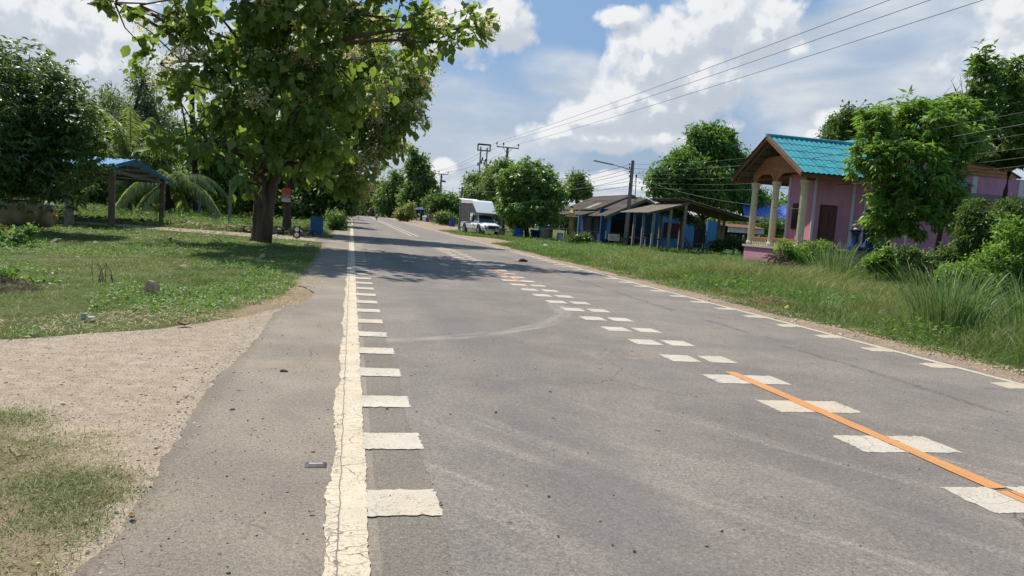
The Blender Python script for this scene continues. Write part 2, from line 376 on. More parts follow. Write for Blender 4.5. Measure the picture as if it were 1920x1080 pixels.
def tree(name, label, cat, base, lobes, nclump, per, leafL, leafW, mat, bark, trunk_pts, trunk_r, kind='lance', clump=.4, droop=.5, group=None, shell=.5, gap=.42, gsc=.9,
         limbs=True, tilt=.5, whorl=False, flowers=None, twigs=5):
    root = thing(name, label, cat, base, group)
    C = foliage_points(lobes, nclump, shell=shell, gap=gap, gsc=gsc)
    cen = C[:, :3]; m = len(cen); outw = unit(cen - C[:, 3:] + rng.normal(0, .05, (m, 3)))
    n = m * per; ci = np.repeat(np.arange(m), per); csz = np.repeat(clump * rng.uniform(.6, 1.3, m), per)[:, None]
    if whorl:   # leaves radiate from shoot tips
        sh = np.repeat(cen, 1, 0); tips = cen[ci] + (rng.normal(0, 1, (m * ((per + 7) // 8), 3))[np.repeat(np.arange(m) * ((per + 7) // 8), per) + np.tile(np.arange(per) // 8, m)]) * csz * .6
        a = rng.random(n) * 2 * math.pi
        Ax = np.c_[np.cos(a), np.sin(a), -droop + rng.normal(0, .35, n)] + outw[ci] * tilt
        P = tips + unit(Ax) * .03
    else:
        P = cen[ci] + rng.normal(0, 1, (n, 3)) * csz * .6
        Ax = rng.normal(0, 1, (n, 3)) * .8 + outw[ci] * tilt; Ax[:, 2] -= droop
    sz = rng.uniform(.45, 1.35, n); Ls = leafL * sz; Ws = leafW * sz * rng.uniform(.8, 1.2, n)
    tint = np.clip(rng.normal(.44, .20, n) + np.repeat(rng.normal(0, .20, m), per), 0, 1)
    leaves('crown', P, Ax, Ls, Ws, mat, root, tint, kind)
    # trunk and limbs
    tb = MB(); tp = [Vector(p) for p in trunk_pts]; mm = len(tp)
    k = 6 * (mm - 1); pts = []; rr = []
    for i in range(k + 1):
        q = i / k * (mm - 1); j = min(int(q), mm - 2); f = q - j; p = tp[j].lerp(tp[j + 1], f)
        r = trunk_r * (1 - .62 * i / k) * (1 + .35 * math.exp(-i * 1.6)); pts.append(p + Vector(rng.normal(0, .03 * trunk_r, 3)) * (i > 0)); rr.append(r)
    tb.tube(pts, rr, 12)
    if limbs:
        for l in lobes:
            c = Vector(l[:3]); j = max(k // 3, min(k, int(k * random.uniform(.4, .85)))); 
            cand = [i for i in range(k // 4, k + 1) if pts[i].z < c.z] or [k // 4]
            j = random.choice(cand[-max(1, len(cand) // 2):])
            s = pts[j]; mid = s.lerp(c, .5) + Vector((random.uniform(-.2, .2), random.uniform(-.2, .2), .12 * (c - s).length)); r0 = rr[j] * .55
            path = [s.lerp(mid, t).lerp(mid.lerp(c, t), t) for t in (0, .2, .4, .6, .8, 1)]
            tb.tube(path, [r0 * (1 - .13 * i) for i in range(6)], 7)
            near = cen[np.argsort(np.linalg.norm(cen - np.array(l[:3]), axis=1))]; near = near[:max(twigs, int(len(near) / len(lobes)))]
            for q in near[rng.permutation(len(near))[:twigs]]:
                q = Vector(q); st = path[random.choice((3, 4, 5))]; md = st.lerp(q, .5) + Vector(rng.normal(0, .1, 3)); tb.tube([st, md, q], [r0 * .3, r0 * .2, r0 * .07], 5)
    tb.build('trunk', bark, root, smooth=True)
    if flowers:
        fn, fm, sel = flowers; idx = [i for i in range(m) if sel(cen[i])]
        if idx:
            idx = np.array(random.choices(idx, k=fn)); c = cen[idx] + outw[idx] * .35; c[:, 2] += .25
            q = 110; P = np.repeat(c, q, 0) + rng.normal(0, 1, (fn * q, 3)) * np.array((.23, .23, .19)); nn = len(P)
            leaves('flower_panicles', P, rng.normal(0, 1, (nn, 3)) + np.array((0, 0, .5)), np.full(nn, .14), np.full(nn, .06), fm, root, rng.random(nn), 'quad')
    return root
def shrub(name, label, cat, base, lobes, ncl, per, L, W, mat, kind='lance', clump=.15, droop=.2, group=None, stem=None, gap=.3, gsc=2., whorl=False, tilt=.6, shell=.3):
    return tree(name, label, cat, base, lobes, ncl, per, L, W, mat, stem or BARK, [(base[0], base[1], base[2]), (lobes[0][0], lobes[0][1], lobes[0][2])], .035 if lobes[0][5] < 1.2 else .09,
                kind, clump, droop, group, shell, gap, gsc, limbs=True, tilt=tilt, whorl=whorl, twigs=4)
def LB(px, py, Y, r, rz=None, ry=None):                  # lobe at a photo position and road distance, radius in metres
    p = A(px, py, Y); return (p[0], p[1], p[2], r, ry or r, rz or r)
# ================================================================== SETTING
BARK = pm('bark_grey', (.085, .068, .052), (.040, .032, .026), 9, .95, .8, .1, stretch=(1, 1, .25), fine=.6)
BARKT = pm('bark_teak', (.19, .135, .092), (.085, .058, .040), 7, .95, 1., .1, stretch=(1, 1, .18), fine=.7)
def crest(x, y): return -.00016 * max(0., y - 170.) ** 2
def sheet(name, outline, z, mat, step=None, jit=0., kind='structure'):
    """flat sheet from an outline; long edges are cut finely so that they can be ragged and follow the crest"""
    o = []
    n = len(outline)
    for i in range(n):
        a, b = outline[i], outline[(i + 1) % n]; d = math.hypot(b[0] - a[0], b[1] - a[1]); k = max(1, int(d / step)) if step else 1
        for j in range(k):
            t = j / k; x, y = a[0] + (b[0] - a[0]) * t, a[1] + (b[1] - a[1]) * t
            if jit and j: x += random.gauss(0, jit); y += random.gauss(0, jit)
            o.append((x, y, z))
    mb = MB(); mb.add(o, [tuple(range(len(o)))]); ob = mb.build(name, mat); 
    if kind: tag(ob, kind=kind)
    return ob
def strip(name, xl, xr, ys, z, mat, jit=(0, 0), nx=1):
    """sheet between x = xl(y) and xr(y)"""
    f = lambda q, y: q(y) if callable(q) else q
    V = []; F = []
    for y in ys:
        a, b = f(xl, y) + random.gauss(0, jit[0]), f(xr, y) + random.gauss(0, jit[1])
        for i in range(nx + 1): V.append((a + (b - a) * i / nx, y, z + crest(0, y)))
    for j in range(len(ys) - 1):
        for i in range(nx): k = j * (nx + 1) + i; F.append((k, k + 1, k + nx + 2, k + nx + 1))
    return tag(MB().add(V, F).build(name, mat), kind='structure')
YS = [1.2 + .03 * i for i in range(0, 270)] + [9.3 + .08 * i for i in range(0, 134)] + [20 + .5 * i for i in range(0, 120)] + [80 + 4 * i for i in range(0, 80)]
YSL = [-15, -5] + YS
# ---- ground
def ground_mat():
    t = NT('ground_soil_and_turf'); n = t.noise(.9, 6, .65); n2 = t.noise(5, 5, .7); n3 = t.noise(55, 4, .75)
    g = t.mix(t.ramp(n2, .3, .7), (.055, .085, .020), (.095, .125, .035)); s = t.mix(t.ramp(n3, .3, .7), (.17, .125, .075), (.27, .205, .135))
    x, y, z = t.xyz(); bare = t.math('MULTIPLY', t.ramp(y, 7.4, 6.4), t.ramp(x, 2, 0)); bare = t.math('MAXIMUM', bare, t.math('MULTIPLY', t.ramp(t.math('ADD', x, t.math('MULTIPLY', n2, .9)), -1.25, -.85), t.math('MULTIPLY', t.ramp(x, 2, 0), t.ramp(y, 30, 24)))); c = t.mix(t.ramp(n, .46, .64, .08, .55), g, s); c = t.mix(t.math('MULTIPLY', bare, .92), c, t.mix(t.ramp(n3, .3, .7), (.25, .185, .12), (.37, .285, .20))); c = t.mix(t.ramp(n3, .5, .72, 0, .45), c, (.03, .035, .015))
    return t.bsdf(c, .95, n3, .7, .03, .1)
def build_ground():
    # one sheet to the horizon; finer near the camera, small bumps off the road
    xs = [-1500, -600, -250, -120, -70, -45, -30] + [-22 + .9 * i for i in range(24)] + [0, 3.6, 7.6] + [8.2 + .8 * i for i in range(30)] + [34, 40, 50, 70, 120, 250, 600, 1500]
    ys = [-200, -60, -20, -6, 0] + [2 + .8 * i for i in range(60)] + [52, 60, 70, 85, 100, 120, 140, 160, 170, 180, 190, 200, 215, 230, 250, 280, 320, 370, 430, 500, 700, 1100, 2500]
    V = []
    for y in ys:
        for x in xs:
            z = -.02 + crest(x, min(y, 400))
            if (x < -1.2 or x > 8.4): z += (float(vnoise(np.array([[x, y]]), .35)[0]) - .6) * .12 * min(1, (abs(x - 3.6) - 4.6) / 3) if y < 160 and -30 < x < 34 else 0
            V.append((x, y, -.010 if (y < 13 and -14 < x < 8.6) else min(z, -.012)))
    nx = len(xs); F = [(j * nx + i, j * nx + i + 1, (j + 1) * nx + i + 1, (j + 1) * nx + i) for j in range(len(ys) - 1) for i in range(nx - 1)]
    o = MB().add(V, F).build('ground', ground_mat(), smooth=True); tag(o, kind='structure')
build_ground()
# ---- asphalt
def asphalt(name, a, b, warm, dots, new):
    t = NT(name); x, y, z = t.xyz(); w = t.warp(.25, 1.2)
    big = t.noise(.28, 5, .6); mid = t.noise(2.1, 5, .65); fin = t.noise(85, 3, .8); fin2 = t.noise(230, 2, .8)
    c = t.mix(t.ramp(big, .3, .7), a, b); c = t.mix(t.ramp(mid, .35, .75, 0, .35), c, warm)
    # aggregate
    pt = t.noise(.75, 4, .6); c = t.mix(t.ramp(pt, .35, .65), t.mix(1., c, (.86, .86, .88), 'MULTIPLY'), t.mix(1., c, (1.08, 1.07, 1.05), 'MULTIPLY'))
    f4 = t.noise(38, 4, .8); c = t.mix(t.ramp(f4, .36, .64, 0, 1), t.mix(1., c, (.80, .80, .80), 'MULTIPLY'), t.mix(1., c, (1.16, 1.16, 1.16), 'MULTIPLY'))
    c = t.mix(t.ramp(fin, .30, .72, 0, 1), t.mix(1., c, (.62, .62, .62), 'MULTIPLY'), t.mix(1., c, (1.27, 1.27, 1.27), 'MULTIPLY'))
    c = t.mix(t.ramp(fin2, .55, .75, 0, .5), c, tuple(q * 1.8 for q in warm)); c = t.mix(t.ramp(fin2, .25, .40, .6, 0), c, (.03, .03, .03))
    v = t.vor(38); c = t.mix(t.math('MULTIPLY', t.ramp(v, .10, .17, 1, 0), t.ramp(t.noise(30, 1), .55, .6, 0, dots)), c, (.42, .36, .28))
    # pits and oil spots
    v2 = t.vor(3.4, vec=t.warp(.06, 9)); c = t.mix(t.math('MULTIPLY', t.ramp(v2, .04, .085, .8, 0), t.ramp(t.noise(1.3, 1), .46, .52)), c, (.025, .024, .026))
    # cracks
    cw = t.warp(.5, 1.6); e = t.vor(.26, 'DISTANCE_TO_EDGE', cw); c = t.mix(t.math('MULTIPLY', t.ramp(e, .0010, .0030, .5, 0), t.ramp(t.noise(.5, 2), .50, .60)), c, (.035, .033, .03))
    if not new and dots > .8:   # sandy drag mark where cars leave the drive
        q = t.math('ABSOLUTE', t.math('SUBTRACT', t.math('ADD', y, t.math('MULTIPLY', t.noise(1.2, 4), 1.2)), 7.55)); c = t.mix(t.math('MULTIPLY', t.ramp(q, .05, .45, .32, 0), t.ramp(t.noise(7, 4, .7), .3, .6)), c, (.40, .31, .205))
        q = t.math('ADD', t.math('MULTIPLY', x, -1.), t.math('MULTIPLY', t.noise(5, 4), .14)); c = t.mix(t.ramp(q, .90, 1.02, 0, .45), c, (.15, .12, .09))
    if new:
        # dusty tyre sweeps from the drive: rings round a point on the right
        def ring(cx, cy, r, wd, amt, col):
            nonlocal c
            dx = t.math('SUBTRACT', x, cx); dy = t.math('SUBTRACT', y, cy); d = t.math('SQRT', t.math('ADD', t.math('MULTIPLY', dx, dx), t.math('MULTIPLY', dy, dy)))
            q = t.math('ABSOLUTE', t.math('SUBTRACT', d, r)); m = t.ramp(q, wd * .5, wd, amt, 0)
            st = t.n('ShaderNodeCombineXYZ'); t.L(d, st.inputs[0]); t.put(t.math('MULTIPLY', t.math('ARCTAN2', dy, dx), r * .15), st.inputs[1])
            nn = t.noise(9, 4, .7, st.outputs[0]); m = t.math('MULTIPLY', m, t.ramp(nn, .36, .62)); return m
        m = ring(-1.35, 13.1, 5.0, .17, .42, None)
        m = t.math('MULTIPLY', m, t.ramp(y, 7.6, 8.1)); m = t.math('MULTIPLY', m, t.ramp(y, 13.6, 12.6)); c = t.mix(m, c, (.40, .355, .30))
        # pale dust streaks running out across the lane from the drive
        s1 = t.n('ShaderNodeVectorRotate'); s1.inputs['Angle'].default_value = .98; s1.rotation_type = 'Z_AXIS'; t.L(t.P, s1.inputs['Vector'])
        sv = t.vscale((.30, 2.6, 1), s1.outputs[0]); sn = t.noise(1.4, 6, .66, sv, .5); brk = t.noise(60, 4, .85)
        band = t.math('MULTIPLY', t.ramp(y, 6.4, 4.6), t.ramp(y, 1.4, 2.4)); m = t.math('MULTIPLY', t.ramp(sn, .50, .70, 0, .75), t.math('MULTIPLY', band, t.ramp(brk, .44, .62)))
        c = t.mix(m, c, (.46, .40, .32))
        # polished wheel tracks and the tar seam in the far lane
        for cx, wd, amt in ((1.45, .50, .45), (3.05, .42, .30)):
            q = t.math('ABSOLUTE', t.math('SUBTRACT', x, cx)); c = t.mix(t.math('MULTIPLY', t.ramp(q, wd * .3, wd, amt, 0), t.ramp(big, .35, .6)), c, (.11, .10, .105))
        xs_ = t.math('ADD', x, t.math('MULTIPLY', t.noise(.5, 3), .5)); q = t.math('ABSOLUTE', t.math('SUBTRACT', xs_, 6.15))
        c = t.mix(t.math('MULTIPLY', t.ramp(q, .02, .09, .6, 0), t.math('MULTIPLY', t.ramp(t.noise(.7, 3), .38, .5), t.ramp(t.noise(22, 2), .35, .6))), c, (.05, .047, .047))
        # worn orange remains on the centre line
        om = t.math('MULTIPLY', t.ramp(t.math('ABSOLUTE', t.math('SUBTRACT', x, 3.05)), .22, .42, 1, 0), t.ramp(t.math('ABSOLUTE', t.math('SUBTRACT', y, 7.95)), .16, .34, 1, 0))
        c = t.mix(t.math('MULTIPLY', om, t.ramp(t.noise(9, 5, .7), .50, .60, 0, .35)), c, (.50, .31, .16))
    return t.bsdf(c, .86, t.math('ADD', fin, t.math('MULTIPLY', fin2, .5)), .9 if not new else .7, .006, .25)
ASP_OLD = asphalt('asphalt_old_warm', (.240, .203, .160), (.290, .249, .200), (.35, .29, .215), .9, False)
ASP_MID = asphalt('asphalt_rumble_strip', (.185, .160, .130), (.222, .196, .162), (.265, .225, .175), .6, False)
ASP_NEW = asphalt('asphalt_lane', (.182, .160, .143), (.240, .212, .184), (.285, .245, .195), .25, True)
def shoulder_x(y):
    return -.97 - .05 * math.sin(y * 1.3) + (.40 * math.exp(-((y - 12.4) / 1.6) ** 2)) - (.55 if 31.5 < y < 37 else 0) + (0.1 * math.sin(y * .37)) * (y > 14)
_sx = shoulder_x; shoulder_x = lambda y: _sx(y) + .05 * (float(vnoise(np.array([[y, 3.]]), 3.)[0]) - .5) + .03 * (float(vnoise(np.array([[y, 8.]]), 11.)[0]) - .5)
strip('road_shoulder', shoulder_x, .20, YSL, 0., ASP_OLD, (.004, 0))
strip('road_rumble_lane', .19, .56, YSL, .002, ASP_MID, (0, .0))
strip('road', lambda y: .46 + .02 * math.sin(y * 2.1) + .05 * math.exp(-y / 3), lambda y: 7.62 + .03 * math.sin(y * .9), YSL, .0045, ASP_NEW, (.005, .02), nx=4)
# ---- dirt verge on the right with the lay-bys
DIRT = None
def dirt_mat():
    t = NT('verge_dirt'); n = t.noise(1.6, 6, .65); f = t.noise(60, 4, .8)
    c = t.mix(t.ramp(n, .3, .7), (.33, .235, .165), (.42, .315, .225)); c = t.mix(t.ramp(f, .35, .65), t.mix(1., c, (.72, .72, .72), 'MULTIPLY'), c)
    v = t.vor(26); c = t.mix(t.math('MULTIPLY', t.ramp(v, .10, .2, .7, 0), t.ramp(t.noise(8, 2), .5, .58)), c, (.47, .41, .34))
    return t.bsdf(c, .95, f, .8, .02, .1)
DIRT = dirt_mat()
def verge_x(y):
    b = 8.22 + .12 * math.sin(y * .8) + .08 * math.sin(y * 2.3)
    b += 2.6 * math.exp(-((y - 51.5) / 5.5) ** 4) if y < 70 else 0
    b += 6.5 * min(1, max(0, (y - 74) / 12)) * (1 if y < 175 else 0)
    return b
strip('verge_dirt', 7.5, verge_x, YSL, -.003, DIRT, (0, .05), nx=2)
# ---- gravel drive
def gravel_mat():
    t = NT('gravel'); big = t.noise(.8, 5, .6); st = t.vor(75, out='Color'); sd = t.vor(75); sd2 = t.vor(170, out='Color'); f = t.noise(150, 3, .8)
    sc = t.n('ShaderNodeSeparateColor'); t.L(st, sc.inputs[0]); sc2 = t.n('ShaderNodeSeparateColor'); t.L(sd2, sc2.inputs[0])
    c = t.mix(t.ramp(big, .35, .65), (.375, .300, .220), (.425, .355, .275)); c = t.mix(t.ramp(sc.outputs[0], .45, 1., 0, .6), c, (.54, .465, .375)); c = t.mix(t.ramp(sc2.outputs[1], .55, 1., 0, .35), c, (.27, .23, .19))
    c = t.mix(t.ramp(sd, .30, .60, 0, .45), c, (.17, .125, .085)); c = t.mix(t.ramp(t.noise(7, 5, .75), .35, .65), t.mix(1., c, (.84, .82, .80), 'MULTIPLY'), t.mix(1., c, (1.12, 1.11, 1.08), 'MULTIPLY')); c = t.mix(t.ramp(f, .5, .75, 0, .3), c, (.60, .50, .40))
    x, y, z = t.xyz(); wb = t.math('MULTIPLY', t.math('SUBTRACT', t.noise(2.2, 5, .65), .5), 1.5)
    e = t.math('ADD', t.math('ADD', y, t.math('MULTIPLY', t.math('ADD', x, 1.9), 1.1)), wb)      # earth patch under the corner turf
    m = t.math('MULTIPLY', t.ramp(e, 5.0, 4.5), t.ramp(t.math('ADD', x, t.math('MULTIPLY', wb, .15)), -1.0, -1.15)); c = t.mix(t.math('MULTIPLY', m, .85), c, t.mix(t.ramp(f, .3, .7), (.15, .115, .07), (.27, .21, .14)))
    return t.bsdf(c, .93, t.math('SUBTRACT', t.math('MULTIPLY', f, .3), sd), .6, .010, .1)
GRAVEL = gravel_mat()
sheet('gravel_drive', [(-.6, .5), (-3, .4), (-6, .4), (-14, 1.5), (-14, 7), (-6, 7.3), (-3.1, 7.85), (-1.96, 8.8), (-1.3, 9.9), (-.9, 10.8), (-.75, 10.2), (-.70, 7)], -.006, GRAVEL, .22, .025)
sheet('gravel_path', [(-.95, 32.3), (-3, 32.8), (-9, 34.6), (-14, 36.2), (-24, 38.4), (-24, 40.8), (-14, 39.0), (-9, 37.6), (-3, 36.6), (-.95, 36.8)], -.002, GRAVEL, .3, .05)
# ---- road paint
def paint(name, col, worn, under, cracks=False):
    t = NT(name); n = t.noise(2.2, 6, .7); f = t.noise(70, 3, .8)
    c = t.mix(t.ramp(n, .3, .7), col, tuple(q * .86 for q in col)); c = t.mix(t.ramp(t.noise(.8, 3), .45, .7, 0, .5), c, (col[0] * .95, col[1] * .80, col[2] * .62))
    wv_ = t.noise(3.2, 5, .7); c = t.mix(t.math('MULTIPLY', t.ramp(f, .50, .62), t.ramp(wv_, .36, .66, worn * .35, min(1, worn * 2.6))), c, under); c = t.mix(t.ramp(t.noise(1.1, 4, .6), .5, .75, 0, .35), c, tuple(q * .55 + w * .3 for q, w in zip(col, under)))
    if cracks:
        x, y, z = t.xyz(); wv = t.warp(.10, 7)
        e = t.vor(5.5, 'DISTANCE_TO_EDGE', t.vscale((.8, 1.5, 1), wv)); m = t.math('MULTIPLY', t.ramp(e, .006, .022, .95, 0), t.ramp(t.noise(1.5, 2), .44, .54))
        e2 = t.vor(15, 'DISTANCE_TO_EDGE', t.vscale((.7, 1.6, 1), wv)); m2 = t.math('MULTIPLY', t.ramp(e2, .01, .05, .9, 0), t.math('MULTIPLY', t.ramp(x, .045, .0, 0, 1), t.ramp(t.noise(3, 2), .38, .5)))
        c = t.mix(t.math('MAXIMUM', m, m2), c, (.13, .105, .08))
        l = t.math('ABSOLUTE', t.math('SUBTRACT', t.math('ADD', x, t.math('MULTIPLY', t.noise(4, 3), .035)), .028)); c = t.mix(t.ramp(l, .0015, .005, .9, 0), c, (.14, .11, .09))
    else:
        e = t.vor(2.4, 'DISTANCE_TO_EDGE', t.warp(.25, 3)); c = t.mix(t.math('MULTIPLY', t.ramp(e, .003, .012, .7, 0), t.ramp(t.noise(.9, 2), .48, .58)), c, under)
    return t.bsdf(c, .7, f, .35, .003, .3)
PW = paint('paint_cream', (.62, .525, .385), .4, (.22, .19, .15), True); PW2 = paint('paint_white', (.55, .495, .40), .5, (.20, .18, .16))
PO = paint('paint_orange', (.60, .275, .090), .42, (.35, .2, .1)); PR = paint('paint_edge', (.55, .465, .345), .5, (.22, .19, .15))
def lx(y): return -.045 + .012 * math.sin(y * 3.1)
strip('left_edge_line', lambda y: lx(y) + .022 * (float(vnoise(np.array([[y, 1.]]), 5.)[0]) - .5), lambda y: .146 + .016 * (float(vnoise(np.array([[y, 5.]]), 6.)[0]) - .5), YSL, .006, PW, (.004, .003))
def paint_quads(name, quads, z, mat, jit=.006):
    mb = MB()
    for q in quads:
        o = []
        for i in range(4):
            a, b = q[i], q[(i + 1) % 4]; k = 12 if q[0][1] < 20 else 2
            for j in range(k): t_ = j / k; o.append((a[0] + (b[0] - a[0]) * t_ + random.gauss(0, jit), a[1] + (b[1] - a[1]) * t_ + random.gauss(0, jit), z))
        c = (sum(p[0] for p in o) / len(o), sum(p[1] for p in o) / len(o), z); n = len(o); mb.add(o + [c], [(i, (i + 1) % n, n) for i in range(n)])
    return tag(mb.build(name, mat), kind='structure')
bars = []; y = 3.48
YB = [3.48, 4.50, 5.50, 6.55, 7.60, 8.65, 9.70] + [10.75 + 1.04 * i for i in range(22)]
for y in YB: bars.append([(.140, y), (.50 if y < 8 else .47, y), (.50 if y < 8 else .47, y + .34), (.140, y + .34)])
paint_quads('left_rumble_bars', bars, .0078, PW2)
cw = []
YC = [3.38 + 1.075 * i for i in range(28)]
for i, y in enumerate(YC):
    if 13 < i < 15: pass
    cw.append([(3.60, y), (3.95, y), (3.95, y + .40), (3.60, y + .40)]); cw.append([(4.07, y), (4.40, y), (4.40, y + .40), (4.07, y + .40)])
paint_quads('centre_rumble_bars', cw, .0075, PW2)
def ori(y0, y1): return [(3.94, y0), (4.07, y0), (4.07, y1), (3.94, y1)]
om = [ori(3.75, 7.15), ori(1.4, 3.7), ori(17.2, 20.9)]
paint_quads('centre_faded_orange_line', [ori(30.5, 34.5)], .011, paint('paint_orange_faded', (.50, .30, .15), .7, (.3, .22, .15)), .01)
ob = paint_quads('centre_orange_line', om, .0105, PO, .006)
strip('centre_double_line', 3.72, 3.84, [48 + 4 * i for i in range(45)], .0085, PR); strip('centre_double_line', 4.16, 4.28, [48 + 4 * i for i in range(45)], .0085, PR)
strip('right_edge_line', 7.43, 7.55, YSL, .0085, PR, (.004, .004))
rb = []
for i in range(30):
    y = 5.55 + 1.10 * i; rb.append([(7.08, y + .03), (7.44, y + .03), (7.44, y + .36), (7.10, y + .31)])
paint_quads('right_rumble_bars', rb, .0070, PR, .010)
# ================================================================== GRASS
def infr(P, m=430):
    v = P - np.array([0, 0, CAM_H]); d = v @ FW; px = 960 + CAM_F * (v @ RT) / np.maximum(d, .1); py = 540 - CAM_F * (v @ UP) / np.maximum(d, .1)
    return (d > .3) & (px > -m) & (px < 1920 + m) & (py < 1080 + m + 60)
def pip(poly, P):
    x, y = P[:, 0], P[:, 1]; r = np.zeros(len(P), bool); n = len(poly)
    for i in range(n):
        (x0, y0), (x1, y1) = poly[i], poly[(i + 1) % n]
        if y0 == y1: continue
        r ^= ((y0 > y) != (y1 > y)) & (x < (x1 - x0) * (y - y0) / (y1 - y0) + x0)
    return r
def scatter(poly, n, dmin=6, fall=1.5, y0=None, y1=None):
    """points in a polygon, density falling off with distance"""
    pl = np.array(poly); a, b = pl.min(0), pl.max(0); P = rng.random((n * 6, 2)) * (b - a) + a
    P = P[pip(poly, P)]; P3 = np.c_[P, np.zeros(len(P))]; P = P[infr(P3)]; d = np.hypot(P[:, 0], P[:, 1])
    return P[rng.random(len(P)) < np.minimum(1, (dmin / d) ** fall)][:n]
GRASS = leafmat('grass_blades', (.060, .112, .022), (.170, .222, .062), .35, .55, (.46, .38, .20))
GRASSD = leafmat('grass_dry', (.20, .17, .075), (.42, .34, .18), .3, .7)
GRASSR = leafmat('grass_roadside', (.050, .112, .020), (.160, .238, .060), .35, .55, (.46, .38, .20))
WEED = leafmat('weed_leaves', (.045, .115, .016), (.13, .24, .035), .35, .5)
STRAW = leafmat('straw', (.38, .29, .16), (.62, .50, .32), .2, .8)
def grass(name, poly, n, hgt, mat, dens=.38, nsc=.6, lean=.5, wid=.005, fall=1.3, dmin=6, blur=0., tall=None, dry=.12, segs=2):
    P = scatter(poly, n, dmin, fall); nz = vnoise(P, nsc) * .6 + vnoise(P + 9, nsc * 3.1) * .4
    keep = nz > dens * (.6 + .8 * rng.random(len(P))); P = P[keep]; nz = nz[keep]; P = P + rng.normal(0, 1, P.shape) * blur * rng.random((len(P), 1)); d = np.hypot(P[:, 0], P[:, 1]); m = len(P)
    H = hgt * (.45 + 1.0 * nz) * rng.uniform(.5, 1.3, m)
    if tall is not None: H *= tall(P)
    L = rng.normal(0, 1, (m, 2)) * (H * lean)[:, None]; W = np.maximum(wid, d * .00050) * rng.uniform(.7, 1.5, m)
    z = gz(P) - .010; z[(P[:, 0] < -.6) & (P[:, 0] > -6) & (P[:, 1] < 5.6)] = -.008; z[d > 60] = -.1
    tint = np.clip(.15 + .75 * vnoise(P + 31, .45) + rng.normal(-.05, .17, m), 0, .9); tint[rng.random(m) < dry * (.4 + 1.4 * vnoise(P + 5, .8))] = 1.
    o = blades(name, np.c_[P, z], H, L, W, mat, None, tint, segs); return tag(o, kind='stuff')
LAWN = [(-14, 7.0), (-6, 7.3), (-3.1, 7.8), (-2.1, 8.9), (-1.5, 10.3), (-1.02, 12.3), (-.98, 14.5), (-1.0, 20), (-1.1, 31), (-2.6, 32.6), (-9, 34.4), (-14, 36), (-24, 38), (-24, 20)]
grass('lawn_grass', LAWN, 340000, .10, GRASS, .24, .55, .8, .005, 1.0, 9, tall=lambda P: (.35 + 1.1 * vnoise(P + 3, .3)) * (.5 + 1.1 * vnoise(P + 13, 1.7)) + (.5 * np.exp(-((P[:, 0] + 1.3) / .4) ** 2)))
grass('lawn_fringe', [(-14, 6.4), (-6, 7.0), (-3.1, 7.45), (-1.96, 8.5), (-1.15, 10.0), (-.62, 12), (-.7, 14), (-.8, 20), (-.9, 26), (-1.3, 26), (-1.3, 14), (-1.2, 11.2), (-2.2, 9.4), (-3.4, 8.4), (-14, 8)], 18000, .07, GRASSD, .42, 1.2, 1.3, .005, .8, 9, blur=.16)
NEARL = [(-1.02, 2.2), (-1.0, 3.9), (-1.2, 4.3), (-1.35, 4.9), (-1.7, 4.8), (-1.9, 5.3), (-2.4, 5.2), (-3.2, 4.9), (-5, 3.6), (-5, 1.5), (-1.1, 1.5)]
grass('corner_grass', NEARL, 62000, .034, GRASS, .52, 2.3, 1.0, .0030, .3, 4, dry=.12, blur=.16)
grass('corner_dry_grass', NEARL, 24000, .033, GRASSD, .58, 2.0, 1.8, .003, .4, 4, blur=.22)
FIELD = [(-.98, 37), (-3, 36.9), (-9, 37.9), (-14, 39.2), (-26, 41), (-60, 60), (-60, 100), (-3, 100), (-2.2, 60)]
grass('field_grass', FIELD, 130000, .48, GRASSR, .18, .3, .45, .012, 1.0, 38, dry=.25, tall=lambda P: .45 + 1.1 * np.clip((P[:, 1] - 38) / 10, 0, 1))
VERGE = [(8.15, 4), (8.25, 12), (8.2, 30), (8.2, 44.5), (10.8, 46.5), (11.0, 56.5), (8.4, 59.5), (8.4, 72), (14, 74), (60, 74), (60, 40), (30, 18), (18, 6)]
def vh(P):
    f = np.clip((P[:, 0] - 8.0) / 1.5, .26, 1.12); g = 1 - .50 * np.clip((P[:, 1] - 26) / 14, 0, 1); b = np.array(G(1450, 565)); k = 1 - .72 * np.exp(-(((P[:, 0] - b[0]) / 1.6) ** 2 + ((P[:, 1] - b[1]) / 3.4) ** 2) ** 2); return f * g * k * (.55 + .9 * vnoise(P + 7, .5))
grass('verge_grass', VERGE, 420000, .60, GRASSR, .20, .5, .55, .006, 1.0, 10, tall=vh, dry=.10, segs=3)
grass('verge_seed_grass', [(8.5, 9), (8.5, 30), (14, 34), (16, 20), (12, 9)], 14000, .66, GRASSD, .42, .5, .45, .004, .9, 12, tall=vh, segs=3)
def weeds(name, poly, n, hgt, L, mat, thr=.5, fall=1., dmin=9):
    P = scatter(poly, n, dmin, fall); P = P[vnoise(P + 17, .7) > thr]; k = 7; P = np.repeat(P, k, 0) + rng.normal(0, .07, (len(P) * k, 2)); m = len(P); a = rng.random(m) * 6.28
    Z = rng.random(m) * hgt
    o = leaves(name, np.c_[P, Z], np.c_[np.cos(a), np.sin(a), rng.normal(.3, .3, m)], L * rng.uniform(.6, 1.4, m), L * .5 * rng.uniform(.7, 1.2, m), mat, None, rng.random(m), 'lance'); tag(o, kind='stuff')
weeds('lawn_weeds', LAWN, 9000, .10, .05, WEED, .55)
weeds('verge_weeds', VERGE, 20000, .36, .075, WEED, .46)
weeds('verge_edge_weeds', [(8.1, 4), (8.2, 30), (8.9, 30), (9.1, 4)], 1500, .10, .05, GRASSR, .48)
weeds('corner_weeds', NEARL, 350, .02, .018, GRASS, .5)
weeds('field_weeds', FIELD, 6000, .6, .12, WEED, .48, 1., 40)
